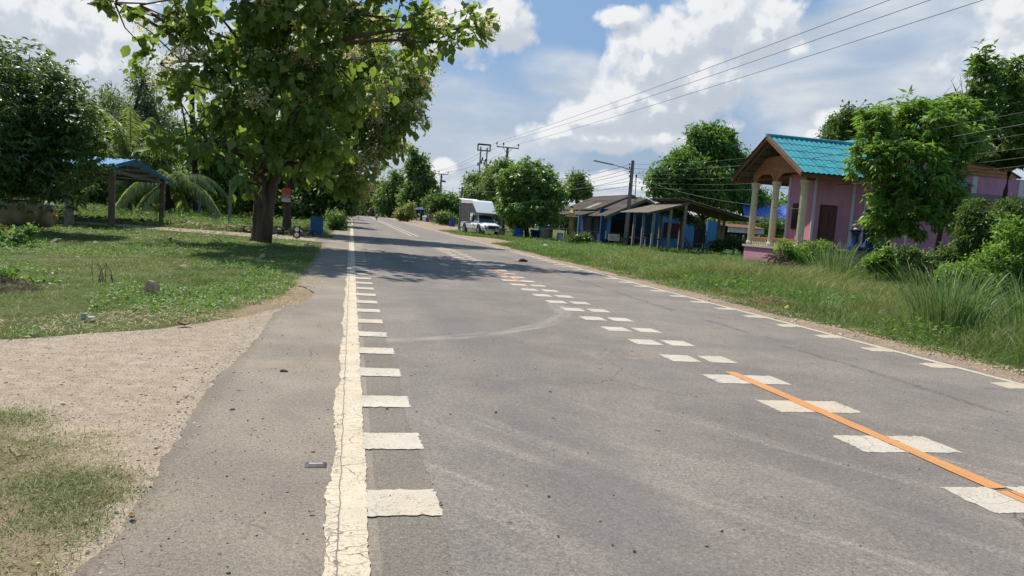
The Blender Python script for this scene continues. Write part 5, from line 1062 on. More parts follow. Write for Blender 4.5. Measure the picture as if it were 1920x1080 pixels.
def side_table():
    x, y = A(1048, 430, 56)[0], 56; r = thing('vendor_table', 'cluttered grey table left of the spirit house', 'table', (x, y, 0)); m = MB(); m.obox((x - .75, y, .98), (x + .75, y, 1.12), .8, .05); m.build('table_top', CONC, r)
    for dx, dz in ((-.6, .98), (.6, 1.1)):
        for dy in (-.3, .3): m = MB(); m.box(x + dx - .04, x + dx + .04, y + dy - .04, y + dy + .04, 0, dz - .03); m.build('leg', WOODG, r)
    m = MB(); m.box(x - .1, x + .35, y - .2, y + .2, .02, .75); tag(m.build('sack', pm('sack_white', (.45, .47, .46), (.3, .32, .3), 5), bevel=.08), 'pale sack standing under the vendor table', 'sack')
    x2 = A(1026, 432, 56.5)[0]; m = MB(); m.box(x2 - .45, x2 + .4, y + .3, y + .8, .2, .95); tag(m.build('crate', pm('crate_tan', (.33, .25, .17), (.2, .14, .09), 6), bevel=.02), 'tan crate by the left end of the vendor table', 'crate')
    m = MB(); m.obox((x2 - .4, y + .5, 1.0), (x2 + .5, y + .5, .98), .5, .06); tag(m.build('plastic_sheet', pm('sheet_pale', (.25, .42, .52), None, 3), bevel=.02), 'pale blue plastic sheet over the tan crate', 'sheet')
side_table()
# ================================================================== POLES AND CABLES
DK = pm('dark_metal', (.035, .033, .032), (.05, .045, .04), 6, .6); INS = pm('insulator', (.05, .03, .025), None, 4, .35)
def crossarm_pole(label, top, ext, Y, arm_dz, r0=.15, pins=(-1, -.4, .95)):
    x, _, z = top; r = thing('utility_pole', label, 'pole', (x, Y, crest(0, Y))); m = MB(); m.tube([(x - .1, Y, 0), (x, Y, z)], [r0 * 1.25, r0 * .8], 4); m.build('shaft', CONC, r)
    m = MB(); m.obox((x - ext, Y - .12, z - arm_dz), (x + ext, Y - .12, z - arm_dz), .12, .12); m.obox((x - ext * .45, Y - .1, z - arm_dz), (x, Y - .1, z - arm_dz - .8), .05, .05); m.obox((x + ext * .45, Y - .1, z - arm_dz), (x, Y - .1, z - arm_dz - .8), .05, .05); m.build('crossarm', DK, r)
    P = []
    for p_ in pins: c = (x + ext * p_, Y - .12, z - arm_dz + .06); m = MB(); m.lathe([(.03, 0), (.03, .2), (.10, .22), (.07, .30), (.11, .34), (.06, .50)], c, 10); m.build('insulator', INS, r); P.append((c[0], c[1], c[2] + .5))
    return r, P
tp = A(952, 276, 95); r1, P1 = crossarm_pole('tall utility pole with crossarm rising over the round mango tree', tp, 1.45, 95, .05, .20)
tp = A(828, 326, 140); r2, P2 = crossarm_pole('distant utility pole with crossarm right of the pointed tree', tp, 1.25, 140, .05, .20)
m = MB(); m.obox((tp[0], 139.8, tp[2] - 1.3), (tp[0] + .8, 139.8, tp[2] - 1.4), .2, .3); m.build('switch_box', DK, r2)
def hframe():
    Y = 105; a, b = A(902, 271, Y), A(914, 273, Y); r = thing('transformer_frame', 'tall twin post electricity frame with platform above the trees', 'pylon', (a[0], Y, 0))
    for q in (a, b): m = MB(); m.obox((q[0], Y, 0), (q[0], Y, q[2] - .3), .17, .17, (0, 1, 0)); m.build('post', CONC, r)
    m = MB(); x0, x1 = a[0] - .45, b[0] + .45; z = a[2]
    for zz in (z + .05, z - .75): m.box(x0, x1, Y - .35, Y - .25, zz - .1, zz); m.box(x0, x1, Y + .25, Y + .35, zz - .1, zz)
    for x in (x0, x1 - .08):
        for y in (Y - .35, Y + .27): m.box(x, x + .08, y, y + .08, z - .8, z)
    m.build('top_frame', DK, r); m = MB(); m.box(x0, x1, Y - .3, Y + .3, z + .05, z + .12); m.build('cap', pm('rust_cap', (.3, .13, .07), None, 3), r)
    for dx, dz in ((-.1, 3.0), (.45, 2.2), (.95, 2.4), (1.35, 3.1), (.35, 2.7), (.75, 2.8)): m = MB(); m.lathe([(.05, 0), (.14, .1), (.08, .2), (.14, .3), (.05, .5)], (a[0] + dx - .15, Y - .1, z - dz), 8); m.build('insulator', INS, r)
    m = MB(); m.box(a[0], b[0], Y - .05, Y + .05, z - 4.6, z - 4.5); m.box(a[0], b[0], Y - .05, Y + .05, z - 2.2, z - 2.1); m.build('brace', DK, r)
hframe()
def street_pole():
    Y = 55.; t_, b_ = A(1187, 301, Y), A(1174, 452, Y); r = thing('street_light_pole', 'concrete street light pole leaning slightly by the open shed', 'pole', (b_[0], Y, 0)); bx = b_[0] - .05
    m = MB(); m.tube([(bx, Y, 0), (t_[0], Y, t_[2])], [.20, .13], 4); m.build('shaft', CONC, r)
    e, s_ = A(1113, 301, Y), A(1183, 318, Y); k = A(1150, 309, Y); m = MB(); m.tube([s_, k], [.03, .025], 6); m.build('lamp_arm', DK, r)
    m = MB(); m.obox(k, e, .16, .09); m.build('lamp', pm('lamp_housing', (.42, .20, .13), (.5, .42, .36), 6), r)
    for py in (308, 314, 322, 330, 345, 352): q = A(1180, py, Y); m = MB(); m.lathe([(.03, -.07), (.07, -.05), (.045, 0), (.07, .05), (.03, .07)], (q[0], Y - .05, q[2]), 8); m.build('insulator', INS, r)
    return t_
SPT = street_pole()
a, b = A(867, 350, 76), A(862, 415, 76); m = MB(); m.tube([(b[0], 76, 0), a], [.16, .10], 6); tag(m.build('utility_pole', CONC), 'slim dark utility pole behind the white truck canopy', 'pole')
a = A(1193, 330, 52.5); b = A(1191, 372, 52.5); m = MB(); m.tube([(b[0], 52.5, 3.4), a], [.03, .03], 6); m.lathe([(.04, -.1), (.09, 0), (.04, .1)], (a[0], 52.5, a[2]), 8); tag(m.build('service_mast', DK), 'thin service mast with black cap right of the street light pole', 'mast')
def far_arm():
    Y = 64; r = thing('utility_pole', 'pole top with dark insulators peeking over the turquoise roof', 'pole', (A(1545, 400, Y)[0], Y, 0)); x = A(1545, 400, Y)[0] + .4; z = A(1545, 240, Y)[2]
    m = MB(); m.tube([(x, Y, 0), (x, Y, z)], [.2, .14], 4); m.build('shaft', CONC, r); m = MB(); m.obox((x - 1, Y - .1, z - .1), (x + 1.2, Y - .1, z - .1), .1, .1); m.build('crossarm', DK, r)
    for dx in (-.9, -.5, -.2, .5): m = MB(); m.lathe([(.05, -.9), (.10, -.8), (.07, -.4), (.10, -.2), (.04, 0)], (x + dx, Y - .1, z - .1), 8); m.build('insulator', INS, r)
far_arm()
def bracket_pole():
    Y = 63; t_ = A(1591, 192, Y); r = thing('utility_pole', 'pole top with three knobbed brackets above the dark flat crowned tree', 'pole', (t_[0], Y, 0))
    m = MB(); m.tube([(t_[0], Y, 0), (t_[0], Y, t_[2] - .6)], [.2, .12], 4); m.build('shaft', CONC, r)
    for a, b in (((1590, 212), (1592, 191)), ((1605, 210), (1623, 188)), ((1622, 212), (1629, 200)), ((1620, 220), (1614, 204))):
        p_, q_ = A(*a, Y), A(*b, Y); m = MB(); m.tube([A(1591, 224, Y), p_, q_], .03, 5); m.build('bracket', DK, r); m = MB(); m.lathe([(.03, -.12), (.09, -.06), (.09, .06), (.03, .1)], q_, 8); m.build('insulator', INS, r)
bracket_pole()
CAB = pm('cable_black', (.03, .03, .032), (.04, .04, .045), 4, .6)
def cable(label, a, b, sag, rad, group, n=14):
    a, b = Vector(a), Vector(b); pts = [a.lerp(b, i / n) - Vector((0, 0, 4 * sag * (i / n) * (1 - i / n))) for i in range(n + 1)]; m = MB(); m.tube(pts, rad, 4, False)
    return tag(m.build('power_cable', CAB), label, 'cable', group)
def rayz(px, py, z): v = ray(px, py); t = (z - CAM_H) / v[2]; return Vector((v[0] * t, v[1] * t, z))
ORD = ('highest', 'middle', 'lowest')
for i, (px, P_) in enumerate(((1655, P1[0]), (1730, P1[1]), (1828, P1[2]))):
    e = rayz(px, 0, 10.3); s = Vector(P_); e2 = s + (e - s) * 1.12
    cable('%s of the three high cables crossing the sky to the upper right' % ORD[i], s, e2, .25, .013, 'high cables over the road')
for i in range(3):
    cable('%s of three thin cables running from the crossarm pole to the distant pole' % ('left', 'middle', 'right')[i], P1[i], P2[i], .7, .018, 'high cables between the crossarm poles')
    cable('%s of three faint cables leaving the distant crossarm pole' % ('left', 'middle', 'right')[i], P2[i], (P2[i][0] - 11, 260, 8.5), 1.0, .03, 'far cables beyond the distant pole')
RE = ((200, 'first'), (222, 'second'), (240, 'third'), (268, 'fourth'), (285, 'fifth'), (300, 'sixth'))
for i, (py, w) in enumerate(RE):
    s = A(1186, 308 + i * 8, 55); e = A(1925, py, 19 + .3 * i); e2 = Vector(s) + (Vector(e) - Vector(s)) * 1.08
    cable('%s cable from the top sweeping from the street light pole across the turquoise roof' % w, s, e2, .55 + .05 * (i % 3), .010 if i != 1 else .016, 'cables from the street light pole to the right')
for i, (px, py, Y) in enumerate(((1000, 334, 92), (1000, 345, 92), (960, 352, 90), (1000, 356, 90), (868, 356, 76), (868, 366, 76))):
    cable('%s cable down from the lamp arm going left from the street light pole' % ('first', 'second', 'third', 'fourth', 'fifth', 'sixth')[i], A(1182, 308 + i * 8, 55), A(px, py, Y), .5, .015, 'cables from the street light pole to the left')
cable('service wire from the street light pole to the mast and shed roof', A(1186, 350, 55), A(1193, 330, 52.5), .1, .012, None)
cable('wire crossing the big tree above the open shed', A(1193, 332, 52.5), A(1500, 392, 30.05), .4, .012, None)
cable('upper of two cables crossing behind the dark mango tree', A(-30, 88, 20), A(420, 300, 80), .3, .016, 'cables at the upper left')
cable('lower of two cables crossing behind the dark mango tree', A(-30, 140, 22), A(420, 320, 80), .3, .014, 'cables at the upper left')
# ================================================================== VEHICLES, PEOPLE, SMALL THINGS
WHITE = pm('car_white', (.84, .84, .83), (.78, .77, .75), 2, .3, 0, .5); GLASS = pm('car_glass', (.02, .024, .028), (.03, .034, .038), 2, .08, 0, .6)
TYRE = pm('tyre_rubber', (.025, .024, .023), (.04, .036, .032), 8, .9); RIM = pm('rim_alloy', (.40, .40, .40), None, 4, .35, 0, .5, .6); BLK = pm('trim_black', (.02, .02, .02), None, 4, .5)
MESHG = pm('canopy_mesh', (.13, .125, .115), (.09, .088, .08), 8, .8); CANV = pm('canopy_white', (.86, .86, .85), (.80, .80, .79), 1.6, .45, .1, .3); LAMPM = pm('lamp_lens', (.45, .47, .50), None, 3, .1, 0, .8); STEEL = pm('steel_grey', (.25, .25, .25), None, 4, .4, 0, .5, .5)
def truck():
    r = thing('pickup_truck', 'white pickup truck with tall white canopy and mesh sides parked on the grass', 'truck')
    # body: lofted stations (x, z_bottom, z_side, z_top, half width)
    st = [(-2.62, .52, .95, 1.00, .86), (-2.55, .42, .98, 1.05, .91), (-1.2, .38, .98, 1.06, .93), (-.35, .36, .98, 1.07, .93), (.55, .36, .99, 1.08, .93), (1.15, .38, .98, 1.10, .93), (1.9, .40, .93, 1.06, .92), (2.35, .40, .84, .99, .88), (2.58, .42, .74, .88, .80), (2.64, .46, .66, .70, .74)]
    V = []; F = []
    for (x, zb, zs, zt, hw) in st: V += [(x, -hw * .92, zb), (x, -hw, zb + .18), (x, -hw * 1.0, zs - .12), (x, -hw * .93, zs), (x, -hw * .55, zt), (x, hw * .55, zt), (x, hw * .93, zs), (x, hw, zs - .12), (x, hw, zb + .18), (x, hw * .92, zb)]
    n = 10
    for i in range(len(st) - 1):
        for k in range(n): F.append((i * n + k, i * n + (k + 1) % n, (i + 1) * n + (k + 1) % n, (i + 1) * n + k))
    F += [tuple(range(n))[::-1], tuple((len(st) - 1) * n + k for k in range(n))]
    MB().add(V, F).build('body', WHITE, r, False, smooth=False, bevel=.02)
    # cabin
    c = MB(); lo = [(-.55, .86), (1.28, .84)]; V = [(-.60, -.84, 1.0), (1.35, -.84, 1.04), (.72, -.66, 1.72), (-.42, -.66, 1.74), (-.60, .84, 1.0), (1.35, .84, 1.04), (.72, .66, 1.72), (-.42, .66, 1.74), (.2, -.66, 1.78), (.2, .66, 1.78)]
    c.add(V, [(0, 1, 2, 8, 3), (5, 4, 7, 9, 6), (1, 5, 6, 2), (2, 6, 9, 8), (8, 9, 7, 3), (4, 0, 3, 7), (0, 4, 5, 1)]); cb = c.build('cabin', WHITE, r, False, bevel=.03)
    def quadp(name, pts, mat, parent, off): v = [Vector(p) + Vector(off) for p in pts]; m = MB(); m.prism(v, Vector(off) * .3 + Vector((0, 0, .0))); return m.build(name, mat, parent, False)
    quadp('windscreen', [(1.27, -.74, 1.10), (1.27, .74, 1.10), (.76, .60, 1.66), (.76, -.60, 1.66)], GLASS, r, (.03, 0, .025))
    for s in (-1, 1):
        quadp('side_window', [(1.10, s * .815, 1.09), (.42, s * .82, 1.09), (.42, s * .675, 1.66), (.68, s * .675, 1.66)], GLASS, r, (0, s * .02, .006)); quadp('side_window', [(.33, s * .82, 1.09), (-.22, s * .82, 1.09), (-.22, s * .675, 1.66), (.33, s * .675, 1.66)], GLASS, r, (0, s * .02, .006))
        m = MB(); m.box(1.02, 1.12, s * .90 - .0, s * 1.12, 1.06, 1.24) if s > 0 else m.box(1.02, 1.12, -1.12, -.90, 1.06, 1.24); m.build('wing_mirror', WHITE, r, False, bevel=.03)
        m = MB(); y0, y1 = sorted((s * .50, s * .80)); m.add([(2.56, y0, .73), (2.54, y1, .73), (2.36, y1 * 1.04, .90), (2.52, y0, .86), (2.64, y0, .74), (2.60, y1, .74), (2.42, y1 * 1.06, .90), (2.60, y0, .86)], [(0, 1, 2, 3), (4, 7, 6, 5), (0, 4, 5, 1), (1, 5, 6, 2), (2, 6, 7, 3), (3, 7, 4, 0)]); m.build('headlight', LAMPM, r, False)
        m = MB(); y0, y1 = sorted((s * .56, s * .78)); m.box(2.55, 2.66, y0, y1, .50, .60); m.build('fog_light_recess', BLK, r, False, bevel=.02)
        m = MB(); m.box(.36, .40, *sorted((s * .925, s * .937)), .45, .98); m.build('door_gap', BLK, r, False)
        m = MB(); m.box(.50, .68, *sorted((s * .93, s * .965)), .86, .90); m.build('door_handle', STEEL, r, False)
    m = MB(); m.box(2.60, 2.70, -.46, .46, .60, .84); g = m.build('grille', BLK, r, False, bevel=.02); m = MB()
    for i in range(3): m.box(2.70, 2.715, -.42, .42, .64 + i * .065, .655 + i * .065)
    m.build('grille_bar', STEEL, g, False)
    m = MB(); m.box(2.52, 2.72, -.80, .80, .38, .55); m.build('front_bumper', WHITE, r, False, bevel=.04); m = MB(); m.box(2.725, 2.735, -.2, .2, .42, .52); m.build('number_plate', pm('plate', (.6, .6, .58)), r, False)
    for x in (1.62, -1.55):
        for s in (-1, 1):
            m = MB(); m.lathe([(.43, -.02), (.43, .03)], (x, s * .915, .50), 22, 'y'); m.build('wheel_arch', BLK, r, False)
            m = MB(); m.lathe([(.25, -.12), (.36, -.12), (.385, -.08), (.385, .08), (.36, .12), (.25, .12)], (x, s * .86, .385), 24, 'y'); w = m.build('wheel', TYRE, r, False)
            m = MB(); m.lathe([(.06, -.03), (.24, .0), (.25, .03)] if s < 0 else [(.25, -.03), (.24, 0), (.06, .03)], (x, s * .975, .385), 16, 'y'); m.build('rim', RIM, w, False)
    # canopy over the bed and cab
    hw = .93
    for s in (-1, 1):
        y0, y1 = sorted((s * hw, s * (hw - .02))); m = MB(); prof = [(-2.58, 1.05), (-.42, 1.05), (-.42, 1.84), (1.02, 1.90), (.0, 2.72), (-2.58, 2.72)]; m.prism([(a, y0, b) for a, b in prof], (0, .02, 0)); m.build('mesh_side', MESHG, r, False)
        m = MB()
        for xx in (-2.55, -1.9, -1.2, -.5): m.box(xx - .015, xx + .015, *sorted((s * hw, s * (hw + .012))), 1.05, 2.7)
        m.box(-2.58, -.42, *sorted((s * hw, s * (hw + .014))), 1.03, 1.08); m.build('side_frame', STEEL, r, False)
    m = MB(); m.prism([(a, -hw - .02, b) for a, b in [(-2.62, 2.68), (.02, 2.68), (1.10, 1.86), (1.16, 1.92), (.12, 2.86), (-.1, 2.98), (-2.62, 3.05)]], (0, 2 * hw + .04, 0)); m.build('canopy_roof', CANV, r, False, bevel=.02)
    m = MB(); m.box(.98, 1.10, -hw, hw, 1.80, 1.87); m.build('canopy_brow', STEEL, r, False)
    m = MB(); m.obox((-2.6, 0, 3.0), (-3.5, 0, 3.12), 1.8, .04); m.build('rear_flap', CANV, r, False)
    r.rotation_euler = (0, 0, math.atan2(-math.cos(R(14)), math.sin(R(14)))); r.location = (11.2, 65.4, 0.0); return r
truck()
def skel(name, pts, edges, rad, mat, parent, sub=1):
    me = bpy.data.meshes.new(name); me.from_pydata(pts, edges, []); o = link(name, me, mat, parent, False); s = o.modifiers.new('skin', 'SKIN'); s.use_smooth_shade = True
    for i, v in enumerate(me.skin_vertices[0].data): q = rad[i]; v.radius = (q, q) if not isinstance(q, tuple) else q; v.use_root = (i == 0)
    u = o.modifiers.new('sub', 'SUBSURF'); u.levels = u.render_levels = sub; return o
def rider(label, loc, rz, jacket, bikecol, front, tr=(.03, .035, .05), scale=1.):
    """motorcycle and its rider, front pointing at +x"""
    b = thing('motorcycle', 'motorcycle with ' + label[1], 'motorcycle')
    for x, nm in ((.62, 'front'), (-.60, 'rear')):
        m = MB(); a = [(.20, -.05), (.27, -.05), (.29, 0), (.27, .05), (.20, .05)]; m.lathe(a, (x, 0, .29), 20, 'y'); w = m.build('wheel', TYRE, b, False); m = MB(); m.lathe([(.20, -.015), (.20, .015)], (x, 0, .29), 14, 'y'); m.build('rim', RIM, w, False)
    m = MB(); m.add([(-.75, -.10, .62), (-.2, -.14, .48), (.2, -.10, .34), (.42, -.12, .42), (.5, -.1, .92), (.36, -.1, .95), (.12, -.1, .55), (-.1, -.12, .72), (-.8, -.08, .78)] + [(-.75, .10, .62), (-.2, .14, .48), (.2, .10, .34), (.42, .12, .42), (.5, .1, .92), (.36, .1, .95), (.12, .1, .55), (-.1, .12, .72), (-.8, .08, .78)],
        [tuple(range(9)), tuple(range(9, 18))[::-1]] + [(i, i + 9, (i + 1) % 9 + 9, (i + 1) % 9) for i in range(9)]); m.build('frame_body', bikecol, b, False, bevel=.03)
    m = MB(); m.add([(.50, -.17, .50), (.50, .17, .50), (.60, .10, .82), (.60, -.10, .82), (.40, -.20, .52), (.40, .20, .52), (.44, .14, .95), (.44, -.14, .95)], [(0, 1, 2, 3), (4, 7, 6, 5), (0, 4, 5, 1), (1, 5, 6, 2), (2, 6, 7, 3), (3, 7, 4, 0)]); m.build('leg_shield', front, b, False, bevel=.03)
    m = MB(); m.tube([(.62, .07, .29), (.40, .07, .95)], .022, 6); m.tube([(.62, -.07, .29), (.40, -.07, .95)], .022, 6); m.build('fork', STEEL, b, False)
    m = MB(); m.tube([(.28, -.36, 1.02), (.38, -.2, .98), (.40, 0, .98), (.38, .2, .98), (.28, .36, 1.02)], .018, 6); m.build('handlebar', BLK, b, False)
    m = MB(); m.lathe([(.02, -.06), (.09, -.02), (.10, .04), (.06, .06)], (.52, 0, .93), 12, 'x'); m.build('headlight', LAMPM, b, False)
    m = MB(); m.box(-.72, -.02, -.13, .13, .74, .82); m.build('seat', BLK, b, False, bevel=.04)
    for s in (-1, 1): m = MB(); m.tube([(.30, s * .3, 1.0), (.26, s * .42, 1.16)], .008, 4); m.box(.24, .26, *sorted((s * .38, s * .48)), 1.14, 1.22); m.build('mirror', BLK, b, False)
    m = MB(); m.box(-.86, -.80, -.07, .07, .62, .70); m.build('tail_light', pm('tail_red', (.4, .02, .02)), b, False)
    p = thing('person', label[0], 'person'); sk = pm('skin_tone', (.30, .17, .11), None, 4, .6)
    body = [(-.20, 0, .92), (-.17, 0, 1.12), (-.12, 0, 1.35), (-.10, 0, 1.46), (-.07, 0, 1.58), (-.06, 0, 1.70)]; E_ = [(0, 1), (1, 2), (2, 3), (3, 4), (4, 5)]; rad = [(.14, .15), (.13, .15), (.14, .17), (.06, .06), (.09, .09), (.085, .085)]
    for s in (-1, 1):
        k = len(body); body += [(-.10, s * .19, 1.38), (.05, s * .28, 1.16), (.27, s * .33, 1.05), (.33, s * .33, 1.03), (-.15, s * .12, .88), (.22, s * .20, .80), (.18, s * .17, .42), (.30, s * .17, .34)]
        E_ += [(2, k), (k, k + 1), (k + 1, k + 2), (k + 2, k + 3), (0, k + 4), (k + 4, k + 5), (k + 5, k + 6), (k + 6, k + 7)]; rad += [.06, .045, .032, .04, .09, .065, .045, .04]
    bd = skel('body', body, E_, rad, sk, p)
    jk = [(-.20, 0, .98), (-.17, 0, 1.14), (-.12, 0, 1.36), (-.10, 0, 1.44)]; e = [(0, 1), (1, 2), (2, 3)]; rr = [(.17, .19), (.165, .185), (.165, .20), (.08, .08)]
    for s in (-1, 1): k = len(jk); jk += [(-.10, s * .20, 1.39), (.05, s * .29, 1.17), (.22, s * .325, 1.07)]; e += [(2, k), (k, k + 1), (k + 1, k + 2)]; rr += [.08, .062, .05]
    skel('jacket', jk, e, rr, jacket, p)
    tj = [(-.20, 0, .92)]; e = []; rr = [(.155, .17)]
    for s in (-1, 1): k = len(tj); tj += [(-.15, s * .12, .88), (.22, s * .20, .80), (.18, s * .17, .45)]; e += [(0, k), (k, k + 1), (k + 1, k + 2)]; rr += [.11, .08, .06]
    skel('trousers', tj, e, rr, pm('trousers_%.2f' % tr[0], tr), p)
    m = MB(); m.lathe([(.02, 1.83), (.08, 1.81), (.115, 1.74), (.118, 1.67), (.10, 1.62)], (-.085, 0, 0), 14); m.build('hair', pm('hair_black', (.012, .010, .009), None, 6, .6), bd, False, smooth=True)
    for nm, y, z, rr_ in (('eye', -.035, 1.665, .012), ('eye', .035, 1.665, .012), ('nose', 0, 1.64, .014), ('mouth', 0, 1.605, .016)):
        m = MB(); m.lathe([(.001, -rr_), (rr_ * .8, 0), (.001, rr_)], (.03, y, z), 6, 'y'); m.build(nm, pm('hair_black', (.012, .01, .009)) if nm == 'eye' else sk, bd, False)
    for o in (b, p): o.location = loc; o.rotation_euler = (0, 0, rz); o.scale = (scale,) * 3
    return b, p
DOWN = -math.pi / 2; GRJ = pm('jacket_green', (.012, .20, .085), (.01, .15, .06), 6, .8)
x, y = G(706, 411.5)
rider(('person in green jacket riding towards the camera in the far lane', 'white front shield ridden by the person in green'), (A(706, 411, 118)[0], 118, 0), DOWN - .05, GRJ, BLK, pm('shield_white', (.75, .75, .75)), scale=1.0)
rider(('distant person in white shirt riding on the left side of the road', 'dark body ridden by the distant person in white'), (A(663, 403, 176)[0], 176, crest(0, 176)), DOWN, pm('shirt_white', (.75, .75, .74)), pm('bike_grey', (.25, .26, .28)), pm('bike_grey', (.25, .26, .28)), scale=1.0)
rider(('distant dark clothed person riding beside the one in white', 'black body ridden by the distant dark clothed person'), (A(670, 403, 180)[0], 180, crest(0, 180)), math.pi / 2, pm('shirt_dark', (.03, .03, .035)), BLK, BLK)
rider(('farthest person in pale shirt riding away near the centre line', 'grey body farthest along the road'), (A(689, 404, 172)[0] + .2, 172, 0), math.pi / 2, pm('shirt_pale', (.5, .5, .46)), pm('bike_red', (.2, .03, .03)), BLK)
# umbrella stall
def umbrella(label, px, py, Y, rad, mat, zt=None):
    p_ = A(px, py, Y); r = thing('umbrella', label, 'umbrella', (p_[0], Y, 0)); z = p_[2]; m = MB(); m.tube([(p_[0], Y, 0), (p_[0], Y, z + .1)], .03, 8); m.build('pole', STEEL, r)
    V = [(p_[0], Y, z)]; F = []; n = 16
    for j, (q, dz) in enumerate(((.5, -.22), (1, -.55))): V += [(p_[0] + rad * q * math.cos(2 * math.pi * k / n), Y + rad * q * math.sin(2 * math.pi * k / n), z + dz + (.06 if k % 2 else 0)) for k in range(n)]
    for k in range(n): F += [(0, 1 + k, 1 + (k + 1) % n), (1 + k, 1 + n + k, 1 + n + (k + 1) % n, 1 + (k + 1) % n)]
    k0 = len(V); V += [(a, b, c - .02) for a, b, c in V]; F += [tuple(i + k0 for i in f[::-1]) for f in F]; F += [(1 + n + k, k0 + 1 + n + k, k0 + 1 + n + (k + 1) % n, 1 + n + (k + 1) % n) for k in range(n)]
    m = MB(); m.add(V, F); m.build('canopy', mat, r)
umbrella('large royal blue parasol over the roadside stall', 789, 388, 150, 1.45, pm('parasol_blue', (.03, .05, .42), None, 3, .7)); umbrella('smaller teal parasol right of the blue one', 809, 391, 146, 1.15, pm('parasol_teal', (.06, .30, .36), (.05, .2, .35), 2, .7))
def stall2():
    x = A(790, 410, 148)[0]; r = thing('vendor_table', 'dark stall table under the royal blue parasol', 'table', (x, 148, 0)); m = MB(); m.box(x - 1.0, x + 1.2, 147.6, 148.4, .78, .85); m.build('table_top', WOODG, r)
    for dx in (-.9, 1.1):
        for dy in (-.3, .3): m = MB(); m.box(x + dx - .04, x + dx + .04, 148 + dy - .04, 148 + dy + .04, 0, .78); m.build('leg', WOODG, r)
    x = A(808, 410, 144)[0]; r = thing('cool_box', 'red cool box on legs below the teal parasol', 'cool box', (x, 144, 0)); m = MB(); m.box(x - .45, x + .45, 143.7, 144.3, .35, 1.15); m.build('box', pm('box_red', (.30, .04, .035), (.2, .03, .03), 4), r, bevel=.05); m = MB(); m.box(x - .48, x + .48, 143.66, 144.34, 1.16, 1.26); m.build('lid', pm('box_lid', (.4, .36, .33)), r, bevel=.03)
    for dx in (-.38, .38):
        for dy in (-.22, .22): m = MB(); m.box(x + dx - .03, x + dx + .03, 144 + dy - .03, 144 + dy + .03, 0, .35); m.build('leg', STEEL, r)
    drum(A(801, 410, 145)[0], 145, .3, .9, 'small blue drum left of the red cool box', DB)
stall2()
# wheeled thing beside the truck
def cart():
    x = A(942, 440, 62)[0]; r = thing('hand_cart', 'small grey hand cart tucked beside the truck nose', 'cart', (x, 62, 0)); m = MB(); m.box(x - .55, x + .35, 61.7, 62.3, .62, .70); m.build('tray', WOODG, r)
    for dy in (-.33, .33): m = MB(); m.lathe([(.24, -.02), (.27, -.02), (.27, .02), (.24, .02)], (x - .1, 62 + dy, .28), 16, 'y'); m.build('wheel', RIM, r)
    m = MB(); m.tube([(x - .1, 61.7, .28), (x - .1, 62.3, .28)], .02, 6); m.obox((x - .1, 62, .3), (x - .1, 62, .62), .05, .4); m.build('axle', STEEL, r)
cart()
# ---------------- small things on the ground
def stud():
    x, y = G(592, 873); r = thing('road_stud', 'flat reflective road stud set beside the cream edge line', 'road stud', (x, y, 0)); a = .25
    m = MB(); m.add([(x - .062, y - .045, .0), (x + .062, y - .045, 0), (x + .062, y + .045, 0), (x - .062, y + .045, 0), (x - .050, y - .030, .010), (x + .050, y - .030, .010), (x + .050, y + .034, .010), (x - .050, y + .034, .010)], [(0, 3, 2, 1), (4, 5, 6, 7), (0, 1, 5, 4), (1, 2, 6, 5), (2, 3, 7, 6), (3, 0, 4, 7)]); m.build('casing', pm('stud_grey', (.09, .085, .075), (.05, .045, .04), 30, .5), r, bevel=.003)
    m = MB(); m.box(x - .038, x + .038, y - .012, y + .018, .0105, .0125); m.build('reflector', pm('stud_glass', (.42, .43, .40), (.30, .31, .30), 40, .2, .1, .6), r)
stud()
def lump(name, label, cat, x, y, z, sx, sy, sz, mat, seed, n=2, rz=0.):
    import bmesh
    bm = bmesh.new(); bmesh.ops.create_icosphere(bm, subdivisions=n, radius=1); co = np.array([v.co[:] for v in bm.verts]); k = 1 + .7 * (vnoise(co + seed * 3.7 + 20, 1.6) - .5) + .35 * (vnoise(co + seed + 9, 4.) - .5)
    for v, q in zip(bm.verts, k): c, s = math.cos(rz), math.sin(rz); a, b = v.co.x * sx * q, v.co.y * sy * q; v.co = (x + a * c - b * s, y + a * s + b * c, z + max(-.6, v.co.z) * sz * q)
    me = bpy.data.meshes.new(name); bm.to_mesh(me); bm.free(); return tag(link(name, me, mat), label, cat)
x, y = G(532, 697); lump('brick_chip', 'small brown brick chip lying on the road shoulder', 'brick chip', x, y, .008, .036, .018, .013, pm('chip_brown', (.16, .085, .05), None, 20), 1)
x, y = G(283, 553); o = lump('cardboard_scrap', 'crumpled pinkish tan cardboard scrap standing in the lawn', 'cardboard', x, y, .08, .10, .05, .13, pm('scrap_tan', (.58, .36, .25), (.34, .19, .12), 14), 5, 2)
x, y = G(157, 601); r = thing('plastic_cup', 'clear crushed plastic cup on the near lawn edge', 'cup', (x, y, 0)); m = MB(); m.lathe([(.020, .02), (.024, .03), (.032, .085), (.034, .09), (.030, .085), (.02, .03)], (x, y, -.01), 12); m.v = [(a, b + (c - .05) * .4, c) for a, b, c in m.v]; m.build('wall', pm('cup_clear', (.42, .46, .44), (.20, .24, .20), 30, .2), r, smooth=True)
m = MB(); m.lathe([(.040, .0), (.041, .012), (.02, .016)], (x + .07, y + .02, .03), 12); m.build('lid', pm('cup_lid', (.45, .48, .48)), r)
x, y = G(980, 491); lump('squashed_rag', 'small dark red squashed rag lying in the far lane', 'rag', x, y, .04, .16, .10, .07, pm('rag_red', (.12, .03, .025), (.05, .02, .02), 14), 8); lump('paper_scrap', 'pale paper scrap touching the dark red rag', 'paper', x - .22, y + .1, .03, .08, .06, .03, pm('paper', (.6, .57, .5)), 4)
